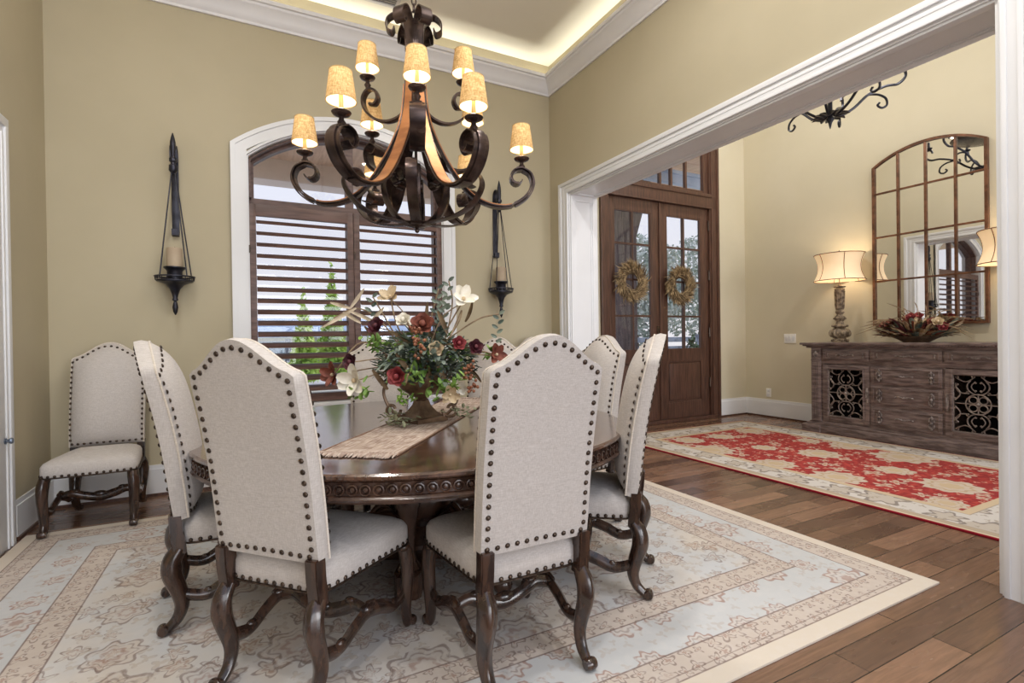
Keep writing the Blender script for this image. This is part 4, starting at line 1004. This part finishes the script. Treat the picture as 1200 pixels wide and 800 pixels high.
# ================================================================== WALL SCONCES
def sconce(x, label):
    t = thing('wall_sconce', label, 'wall sconce', (x, YB, 0), 0, 'black iron candle sconces beside the window')
    m = MB(); pl = sp2([(.004, 2.02), (.010, 2.2), (.012, 2.4), (.012, 2.58), (.030, 2.645), (.075, 2.66), (.105, 2.625), (.10, 2.57), (.085, 2.535)], 6)
    pl = [(.055+.0, 2.035), (.05, 1.99), (.02, 1.985), (.006, 2.02)] + pl
    m.ribbon([(0, -p, z) for p, z in pl], (1, 0, 0), .048, .008); obj('strap', m, 'iron', t, angle=50)
    m = MB(); m.lathe([(.003, 2.745), (.012, 2.71), (.019, 2.675), (.020, 2.63), (.014, 2.585), (.012, 2.56), (.026, 2.552), (.026, 2.53), (.016, 2.522), (.016, 2.508), (.028, 2.50), (.029, 2.46), (.018, 2.445), (.010, 2.43)], (0, -.115, 0), 16)
    obj('finial', m, 'iron', t, angle=50)
    m = MB(); R_ = .118
    for a in (.5, 2.64, 3.9, 5.5):
        m.tube([(.014*math.cos(a), -.115+.012*math.sin(a), 2.45), (R_*math.cos(a), -.128+R_*.85*math.sin(a), 1.655)], .0045, 6)
    obj('rod', m, 'iron', t)
    m = MB(); ring = lambda r, z: [(r*math.cos(2*PI*i/40), -.128+.85*r*math.sin(2*PI*i/40), z) for i in range(41)]
    m.tube(ring(.128, 1.660), .006, 6); m.tube(ring(.112, 1.628), .009, 6)
    for i in range(20):
        a = 2*PI*i/20; m.tube([(.122*math.cos(a), -.128+.104*math.sin(a), 1.63), (.127*math.cos(a), -.128+.108*math.sin(a), 1.66)], .003, 5)
    obj('gallery', m, 'iron', t)
    m = MB(); m.lathe([(.003, 1.372), (.014, 1.395), (.020, 1.43), (.014, 1.462), (.009, 1.475), (.020, 1.482), (.020, 1.492), (.016, 1.50), (.022, 1.53), (.036, 1.57), (.06, 1.60), (.105, 1.618), (.108, 1.626), (.05, 1.632), (.05, 1.70), (.058, 1.712), (.072, 1.724), (.072, 1.732), (.01, 1.73)], (0, -.128, 0), 24)
    obj('candle_holder', m, 'iron', t, angle=45)
    m = MB(); m.lathe([(.05, 1.731), (.052, 1.74), (.051, 1.868), (.046, 1.875), (.035, 1.868), (.008, 1.862)], (0, -.128, 0), 24); cd_ = obj('candle', m, 'candle', t, angle=45)
    obj('wick', MB().tube([(0, -.128, 1.86), (.003, -.128, 1.885)], .0022, 5), 'black', cd_)
sconce(-.478, 'black iron candle sconce alone on the plain wall above the corner chair')
sconce(2.262, 'black iron candle sconce partly hidden by the chandelier, near the wide opening')

# ================================================================== WREATHS ON THE DOORS
MAT['wheat'] = simple('dried wheat straw', srgb(128, 106, 76), srgb(192, 168, 128), .8, scale=14)
MAT['wheat_dark'] = simple('dark wheat stalks', srgb(78, 62, 44), srgb(116, 96, 66), .8, scale=14)
def wreath(x, z, label, seed):
    random.seed(seed)
    t = thing('wreath', label, 'wreath', (x, YE-.005, z), 0, 'wheat wreaths on the front doors')
    ring = [Vector((.155*math.cos(2*PI*i/36), -.03, .155*math.sin(2*PI*i/36))) for i in range(37)]
    obj('straw_ring', MB().tube(ring, .05, 10, (1, .6), .1), 'wheat_dark', t)
    A_, B_ = MB(), MB()
    for i in range(1150):
        a = random.uniform(0, 2*PI); o = Vector((math.cos(a), 0, math.sin(a))); tg = Vector((-o.z, 0, o.x))
        c = o*random.uniform(.11, .215)+Vector((0, random.uniform(-.06, -.012), 0)); d = o*random.uniform(.15, 1)*(1 if random.random() < .85 else -.45) + tg*random.uniform(.3, 1.1) + Vector((0, random.uniform(-.35, .05), 0))
        d.normalize(); l = random.uniform(.07, .13)
        (A_ if random.random() < .72 else B_).tube([c, c+d*l*.5, c+d*l], [.0015, .0050, .001], 5)
    obj('wheat_spray', A_, 'wheat', t); obj('dark_spray', B_, 'wheat_dark', t)
wreath(4.35, 1.86, 'dried wheat wreath on the front door leaf beside the dining room opening', 3)
wreath(5.19, 1.84, 'dried wheat wreath on the front door leaf beside the mirror wall', 4)
# ================================================================== SIDEBOARD
SX, SYC = 6.03, 2.7755
t = thing('sideboard', 'long dark carved wooden sideboard with scrolled iron door grilles under the mirror', 'sideboard', (6.28, SYC, 0))
def S(x, y, z): return (x-6.28, y, z)           # y measured from the centre of the front
m = MB(); XB = XM-.03
m.box(S(SX+.02, -.985, .10), S(XB, -.945, 1.02)).box(S(SX+.02, .945, .10), S(XB, .985, 1.02)).box(S(XB-.02, -.985, .10), S(XB, .985, 1.02)).box(S(SX+.02, -.985, .10), S(XB, .985, .14)).box(S(SX+.02, -.985, .98), S(XB, .985, 1.02))
m.box(S(SX+.004, -.33, .10), S(XB, .33, 1.02))
m.box(S(SX+.004, -.985, .815), S(XB, .985, 1.02), .003)
m.box(S(SX+.004, -.985, .10), S(SX+.03, .985, .152)); 
for s in (-1, 1):
    m.box(S(SX+.004, s*.985, .10), S(SX+.05, s*.84, 1.02)); m.box(S(SX+.004, s*.345, .10), S(SX+.03, s*.32, .83))
obj('body', m, 'sb_wood', t)
m = MB(); m.box(S(SX-.055, -1.055, 0), S(XB, 1.055, .085), .006).box(S(SX-.035, -1.03, .08), S(XB, 1.03, .112), .010).box(S(SX-.015, -1.0, .108), S(XB, 1.0, .128), .006)
for s in (-1, 1): m.box(S(SX-.075, s*1.065, 0), S(SX+.2, s*.85, .09), .006)
obj('plinth', m, 'sb_wood', t)
m = MB(); m.box(S(SX-.075, -1.085, 1.036), S(XB+.01, 1.085, 1.062), .008).box(S(SX-.055, -1.06, 1.02), S(XB, 1.06, 1.038), .006).box(S(SX-.03, -1.03, 1.0), S(XB, 1.03, 1.022), .006)
for i in range(86): 
    y = -1.045+i*.0246; m.ball(S(SX-.058, y, 1.030), .008, 6, 4)
obj('top', m, 'sb_wood', t)
for s in (-1, 1):
    y0, y1 = s*.975, s*.862
    m = MB(); m.box(S(SX-.02, y0, .13), S(SX+.02, y1, 1.0), .004)
    for k in range(4):
        y = y0+(y1-y0)*(.2+.2*k); m.tube([S(SX-.022, y, .16), S(SX-.022, y, .83)], .007, 6)
    m.box(S(SX-.028, y0, .845), S(SX+.0, y1, .86), .003)
    o = obj('pilaster', m, 'sb_wood', t)
    yc = (y0+y1)/2; m = MB(); m.rings([[S(SX-.022, yc+dy*r, .925+dz*r*1.25) for dy, dz in ((-1, 0), (0, 1), (1, 0), (0, -1))] for r in (.036, )] + [[S(SX-.034, yc+dy*.018, .925+dz*.024) for dy, dz in ((-1, 0), (0, 1), (1, 0), (0, -1))]])
    obj('diamond_boss', m, 'sb_orn', o)
def pull(z, yc, L, parent):
    m = MB(); m.tube(spline([S(SX-.022, yc-L, z), S(SX-.035, yc-L*.6, z+.007), S(SX-.042, yc, z-.005), S(SX-.035, yc+L*.6, z+.007), S(SX-.022, yc+L, z)], 6), .005, 6)
    for q in (-1, -.35, 0, .35, 1): m.ball(S(SX-.030, yc+q*L, z), .009, 8, 5, (.7, 1.3, 1))
    obj('pull', m, 'sb_orn', parent)
def applique(yc, zc, w, h_, parent):
    m = MB()
    for s in (-1, 1):
        for v in (-1, 1):
            m.tube([S(SX-.024, yc+s*w*(.45+.4*math.cos(a))*(1-.03*i), zc+v*h_*(.5+.42*math.sin(a))*(1-.02*i)) for i, a in enumerate([-.8+.45*k for k in range(13)])], .006, 5)
    m.ball(S(SX-.024, yc, zc), .014, 8, 5); 
    for v in (-1, 1): m.ball(S(SX-.024, yc, zc+v*h_*.95), .010, 8, 5, (1, 1, 1.5))
    obj('applique', m, 'sb_orn', parent)
def drawer(y0, y1, z0, z1, orn, side=0):
    m = MB(); a, b = min(y0, y1), max(y0, y1)
    m.box(S(SX-.012, a, z0), S(SX+.02, b, z1), .004)
    e = .022
    for p0, p1 in (((a+e, z0+e*.7), (b-e, z0+e*.7+.012)), ((a+e, z1-e*.7-.012), (b-e, z1-e*.7)), ((a+e, z0+e*.7), (a+e+.012, z1-e*.7)), ((b-e-.012, z0+e*.7), (b-e, z1-e*.7))):
        m.box(S(SX-.020, p0[0], p0[1]), S(SX-.008, p1[0], p1[1]), .003)
    o = obj('drawer', m, 'sb_wood', t); pull((z0+z1)/2, (a+b)/2, .075 if b-a > .55 or orn else .09, o)
    if orn:
        for s in (-1, 1): applique((a+b)/2+s*.235, (z0+z1)/2, .026, (z1-z0)*.30, o)
    else:
        for s in (-1, 1):
            m = MB()
            for q in range(3): m.ball(S(SX-.016, (a+b)/2+s*((b-a)/2-.06), (z0+z1)/2+(q-1)*.017), .009, 7, 4, (.7, 1.1, 1))
            obj('applique', m, 'sb_orn', o)
drawer(.32, -.32, .617, .800, True); drawer(.32, -.32, .390, .590, True); drawer(.32, -.32, .158, .360, True)
drawer(.84, .34, .86, .977, False); drawer(.318, -.32, .86, .977, False); drawer(-.34, -.84, .86, .977, False)
def scroll(m, y0, z0, y1, z1, turn, r=.0062, x=SX+.004):
    """C-scroll between two points with a spiral at both ends"""
    a = Vector((y0, z0)); b = Vector((y1, z1)); d = b-a; n = Vector((-d.y, d.x)).normalized()*turn; L = d.length
    mid_ = [a + d*(i/10) + n*L*.32*math.sin(PI*i/10) for i in range(11)]
    def sp_end(p, dirv, s):
        c = p + n*(-L*.0) + dirv*L*.10; a0 = math.atan2(*(p-c).yx); return [c+Vector((math.cos(a0+s*.55*i), math.sin(a0+s*.55*i)))*(L*.10)*(1-.07*i) for i in range(1, 10)]
    P = sp_end(a, d.normalized(), -turn)[::-1] + mid_ + sp_end(b, -d.normalized(), turn)
    m.tube([S(x, p.x, p.y) for p in P], r, 6)
def gdoor(y0, y1):
    a, b = min(y0, y1), max(y0, y1); z0, z1 = .152, .808; w = .062; ga, gb, gz0, gz1 = a+w, b-w, z0+.058, z1-.052
    m = MB(); m.box(S(SX-.010, a, z0), S(SX+.022, ga, z1), .004).box(S(SX-.010, gb, z0), S(SX+.022, b, z1), .004).box(S(SX-.010, ga, z0), S(SX+.022, gb, gz0), .004).box(S(SX-.010, ga, gz1), S(SX+.022, gb, z1), .004)
    e = .014
    for p0, p1 in (((ga-e, gz0-e), (gb+e, gz0)), ((ga-e, gz1), (gb+e, gz1+e)), ((ga-e, gz0), (ga, gz1)), ((gb, gz0), (gb+e, gz1))): m.box(S(SX-.022, p0[0], p0[1]), S(SX, p1[0], p1[1]), .004)
    o = obj('door', m, 'sb_wood', t)
    m = MB(); cy, cz = (ga+gb)/2, (gz0+gz1)/2; hw, hh = (gb-ga)/2, (gz1-gz0)/2
    circ = lambda y, z, r, n=24: [S(SX+.004, y+r*math.cos(2*PI*i/n), z+r*math.sin(2*PI*i/n)) for i in range(n+1)]
    m.tube(circ(cy, cz, hw*.50), .0062, 6)
    for s in (-1, 1):
        m.tube(circ(cy+s*hw*.20, cz+hw*.20, hw*.17, 14), .0055, 6); m.tube(circ(cy+s*hw*.20, cz-hw*.20, hw*.17, 14), .0055, 6)
        m.tube([S(SX+.004, cy+s*hw, gz0), S(SX+.004, cy+s*hw, gz1)], .007, 6)
        m.tube([S(SX+.004, ga, cz+s*hh), S(SX+.004, gb, cz+s*hh)], .007, 6)
        # big hoops above and below
        m.tube([S(SX+.004, cy+hw*.44*math.cos(q), cz+s*(hh*.60+hh*.27*math.sin(q))) for q in (-PI/2-2.4+4.8*i/20 for i in range(21))], .0062, 6)
        for v in (-1, 1):
            scroll(m, cy+s*hw*.95, cz+v*hh*.10, cy+s*hw*.95, cz+v*hh*.60, s*v, .006)
            scroll(m, cy+s*hw*.12, cz+v*hh*.96, cy+s*hw*.92, cz+v*hh*.92, -s*v, .006)
            scroll(m, cy+s*hw*.36, cz+v*hh*.36, cy+s*hw*.90, cz+v*hh*.70, -s*v, .0055)
            scroll(m, cy+s*hw*.10, cz+v*hh*.42, cy+s*hw*.10, cz+v*hh*.78, -s*v, .005)
    m.tube([S(SX+.004, cy, cz-hw*.5), S(SX+.004, cy, cz+hw*.5)], .0055, 6); m.tube([S(SX+.004, cy-hw*.95, cz), S(SX+.004, cy+hw*.95, cz)], .0055, 6)
    m.ball(S(SX-.002, cy, cz), .016, 10, 6)
    obj('grille', m, 'grille', o)
    yk = b-.02 if abs(b) < abs(a) else a+.02
    m = MB(); m.box(S(SX-.018, yk-.012, .40), S(SX-.008, yk+.012, .56), .004).tube([S(SX-.018, yk, .45), S(SX-.034, yk, .46), S(SX-.034, yk, .52), S(SX-.018, yk, .53)], .004, 6)
    obj('escutcheon', m, 'sb_orn', o)
gdoor(.84, .340); gdoor(-.34, -.84)
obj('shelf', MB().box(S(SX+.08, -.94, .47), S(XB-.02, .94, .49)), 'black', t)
obj('interior_shade_sheet', MB().box(S(XB-.035, -.94, .14), S(XB-.021, .94, .98)), 'black', t)  # cabinet's inner shade put into the black colour here and on the shelf

# ================================================================== MIRROR
MY0, MY1, MZ0, MZS, MZA = 2.268, 3.314, 1.25, 3.086, 3.245
t = thing('wall_mirror', 'tall arched mirror divided into panes by a copper brown frame', 'mirror', (XM, (MY0+MY1)/2, MZ0))
def My(y, z, x=0): return (x, y-(MY0+MY1)/2, z-MZ0)
def myarc(i0): return arc(MY0+i0, MY1-i0, MZS-i0*.25, MZA-i0, 24)
m = MB()
O = [(MY0, MZ0)] + myarc(0) + [(MY1, MZ0)]; I = [(MY0+.026, MZ0+.026)] + myarc(.026) + [(MY1-.026, MZ0+.026)]
rs = [[My(o[0], o[1], 0), My(o[0], o[1], -.045), My(i[0], i[1], -.045), My(i[0], i[1], 0)] for o, i in zip(O, I)]
m.rings(rs + [rs[0]], cap=False); obj('frame', m, 'mirror_frame', t)
pts = [(MY0+.01, MZ0+.01)] + arc(MY0+.01, MY1-.01, MZS, MZA-.012, 24) + [(MY1-.01, MZ0+.01)]
m = MB(); m.prism([My(y, z, -.022) for y, z in pts], (.012, 0, 0)); obj('glass', m, 'mirror', t, angle=10)
m = MB()
def ztm(y):
    A_ = myarc(.02); return interp([(p[0], p[1]) for p in A_], y)
for k in (1, 2, 3):
    y = MY0+(MY1-MY0)*k/4; m.box(My(y-.011, MZ0+.02, -.040), My(y+.011, ztm(y), -.020), .003)
for z in (1.765, 2.27, 2.775): m.box(My(MY0+.02, z-.009, -.036), My(MY1-.02, z+.009, -.020), .002)
obj('mullion', m, 'mirror_frame', t)
m = MB().box(My(MY0+.05, MZ0+.05, -.012), My(MY1-.05, MZS-.05, 0)); obj('backing', m, 'black', t)

# ================================================================== TABLE LAMPS
t_ = NT('cream silk lamp shade', .8, spec=.15); c = t_.co(); x_, y_, z_ = t_.sepxyz(c)
t_.col(srgb(240, 220, 190)); t_.put(t_.b.inputs['Emission Color'], t_.mix(t_.noise(c, 3, 2), (1, .62, .30, 1), (1, .72, .42, 1))); t_.b.inputs['Emission Strength'].default_value = .55; MAT['silk'] = t_.mt
MAT['piping'] = simple('bronze shade piping', srgb(120, 92, 64), srgb(140, 110, 80), .6)
def lamp(y, label):
    t = thing('table_lamp', label, 'table lamp', (6.28, y, 1.0622), 0, 'table lamps on the sideboard')
    m = MB(); m.lathe([(.085, 0), (.088, .012), (.072, .02), (.080, .03), (.066, .042), (.058, .05), (.088, .075), (.098, .11), (.085, .145), (.055, .165), (.062, .178), (.078, .19), (.07, .205), (.045, .215), (.036, .25), (.050, .265), (.062, .285), (.056, .305), (.036, .318), (.03, .335), (.042, .345), (.05, .36), (.04, .375), (.034, .385), (.045, .40), (.052, .62), (.056, .63), (.05, .64), (.03, .65), (.06, .655), (.062, .667), (.02, .672), (.012, .70)], n=32)
    b = obj('base', m, 'lamp_stone', t, angle=45)
    m = MB()
    for k in range(8):
        a = 2*PI*k/8; d = Vector((math.cos(a), math.sin(a), 0))
        m.tube(spline([d*.05+Vector((0, 0, .055)), d*.096+Vector((0, 0, .08)), d*.107+Vector((0, 0, .11)), d*.092+Vector((0, 0, .145)), d*.07+Vector((0, 0, .16))], 4), [.006, .010, .012, .013, .014, .014, .014, .013, .013, .012, .011, .010, .009, .008, .007, .006, .005], 6)
        m.ball(d*.078+Vector((0, 0, .195)), .014, 7, 5); m.ball(d*.06+Vector((0, 0, .285)), .013, 7, 5); m.ball(d*.084+Vector((0, 0, .022)), .014, 7, 5)
        m.tube([d*.046+Vector((0, 0, .41)), d*.053+Vector((0, 0, .61))], .006, 5)
    obj('carving', m, 'lamp_stone', b)
    z0, z1 = .735, 1.045; n = 48
    def rad(v, a): return (.262 + .012*0 - .045*math.sin(PI*v)**.9 + .006*(1-v))*(1-.012*(.5+.5*math.cos(6*a)))
    m = MB(); rs = [[(rad(j/12, 2*PI*i/n)*math.cos(2*PI*i/n), rad(j/12, 2*PI*i/n)*math.sin(2*PI*i/n), z0+(z1-z0)*j/12) for i in range(n)] for j in range(13)]
    m.rings(rs, cap=False); sh = obj('lamp_shade', m, 'silk', t)
    m = MB()
    for k in range(6):
        a = 2*PI*(k+.5)/6+.2; m.tube([(1.004*rad(j/12, a)*math.cos(a), 1.004*rad(j/12, a)*math.sin(a), z0+(z1-z0)*j/12) for j in range(13)], .004, 5)
    for v in (0, 1): m.tube([(1.004*rad(v, 2*PI*i/n)*math.cos(2*PI*i/n), 1.004*rad(v, 2*PI*i/n)*math.sin(2*PI*i/n), z0+(z1-z0)*v) for i in range(n+1)], .005, 5)
    obj('piping', m, 'piping', sh)
    m = MB(); m.tube([(0, 0, .69), (0, 0, 1.05)], .005, 6); m.lathe([(.010, 1.05), (.014, 1.06), (.006, 1.07), (.010, 1.085), (.002, 1.10)], n=10)
    for a in (0, 2.09, 4.19): m.tube([(0, 0, 1.03), (.25*math.cos(a), .25*math.sin(a), 1.035)], .003, 5)
    obj('harp', m, 'lamp_stone', t)
    m = MB(); m.ball((0, 0, .85), .032, 12, 8, (1, 1, 1.3)); obj('bulb', m, 'bulb', t)
    point('table_lamp_light', (6.28, y, 1.0622+.85+.09), 6, (1, .80, .54), .05)
lamp(3.565, 'carved table lamp with a whole lit drum shade, between light switch and mirror')
lamp(2.00, 'table lamp whose lit shade is cut off by the white casing')

# ================================================================== DRIED ARRANGEMENT ON THE SIDEBOARD
random.seed(21)
t = thing('dried_arrangement', 'low dried flower and feather arrangement on the sideboard below the mirror', 'flower arrangement', (6.22, 2.76, 1.0622))
m = MB(); m.lathe([(.07, 0), (.075, .008), (.10, .03), (.13, .05), (.135, .056), (.12, .05)], n=24); m.bm.transform(Matrix.Diagonal((.8, 1.5, 1, 1))); obj('bowl', m, 'brass_dark', t)
leafs = {k: MB() for k in ('leaf_brown', 'petal_rust', 'petal_cream', 'leaf_blue', 'petal_dark')}
for _ in range(430):
    a = random.uniform(0, 2*PI); el = random.random()**1.3; r = random.uniform(.02, .16)
    d = Vector((.55*math.cos(a), 1.25*math.sin(a), .25+1.1*el)); c = Vector((.6*r*math.cos(a), 1.6*r*math.sin(a), .05+.08*el))
    petal(leafs[random.choice(list(leafs))], c, d, (0, 0, 1), random.uniform(.06, .15), random.uniform(.026, .05), random.uniform(-.35, .1), 5)
for nm, mt in (('dried_leaf', 'leaf_brown'), ('rust_leaf', 'petal_rust'), ('cream_leaf', 'petal_cream'), ('green_leaf', 'leaf_blue'), ('wine_leaf', 'petal_dark')): obj(nm, leafs[mt], mt, t)
for i in range(15):
    m = MB(); a = random.uniform(-1, 1); c = Vector((-.09+random.uniform(-.05, .05), a*.27, .12+.08*(1-abs(a))+random.uniform(0, .05)))
    rose(m, c, Vector((-.8, a*.5, .6)), random.uniform(.034, .05)); obj('dried_rose', m, random.choice(['petal_red', 'petal_rust', 'petal_cream', 'berry']), t)
m = MB()
for i in range(34):
    a = random.uniform(-1, 1); s = 1 if random.random() < .5 else -1
    p0 = Vector((random.uniform(-.05, .05), a*.12, .08)); p2 = Vector((random.uniform(-.14, .05), s*random.uniform(.18, .47), random.uniform(.03, .22))) if i < 24 else Vector((random.uniform(-.1, .08), random.uniform(-.25, .2), random.uniform(.25, .42)))
    p1 = (p0+p2)/2+Vector((0, 0, .07)); m.tube(spline([p0, p1, p2], 5), [.003]*6+[.004, .0045, .004, .002, .001], 5)
obj('grass_stem', m, 'twig', t)

t.scale = (1.15, 1.15, 1.15)
# ================================================================== FOYER CHANDELIER
t = thing('foyer_chandelier', 'black iron foyer chandelier, its lower scrolls showing under the opening header', 'chandelier', (4.88, 2.84, 0))
m = MB(); m.lathe([(.003, 3.085), (.010, 3.11), (.016, 3.14), (.035, 3.175), (.022, 3.20), (.03, 3.215), (.02, 3.24), (.02, 3.60), (.03, 3.62), (.012, 3.65), (.012, 4.98)], n=16); obj('shaft', m, 'iron', t)
m = MB(); m.lathe([(.02, 3.545), (.20, 3.55), (.33, 3.56), (.36, 3.585), (.35, 3.60), (.02, 3.585)], n=40); obj('dish', m, 'bronze', t)
arm2 = sp2([(.02, 3.22), (.09, 3.20), (.20, 3.26), (.32, 3.37), (.46, 3.43), (.56, 3.44), (.62, 3.50), (.61, 3.565), (.56, 3.57), (.54, 3.53)], 6)
sub = sp2([(.32, 3.37), (.40, 3.36), (.46, 3.32), (.47, 3.26), (.43, 3.235), (.395, 3.26), (.41, 3.285)], 6)
for k in range(6):
    d, q = rz(math.radians(20+60*k)); a_ = obj('scroll_arm', MB().tube(to3(arm2, d), .012, 8), 'iron', t)
    obj('branch_scroll', MB().tube(to3(sub, d), .010, 7), 'iron', a_); m = MB()
    for b_ in (-.5, .5): petal(m, d*.05+Vector((0, 0, 3.19)), d*.8+q*b_+Vector((0, 0, .25)), (0, 0, 1), .11, .05, -.2, 4)
    obj('leaf', m, 'iron', a_)
    p = d*.58; obj('candle_cup', MB().lathe([(.01, 3.57), (.035, 3.59), (.04, 3.605), (.014, 3.605), (.013, 3.68), (.004, 3.685)], (p.x, p.y, 0), 14), 'iron', a_)
for k in range(3):
    d, q = rz(math.radians(120*k)); point('foyer_chandelier_light', Vector((4.88, 2.84, 0))+d*.45+Vector((0, 0, 3.85)), 9, (1, .95, .86), .12)
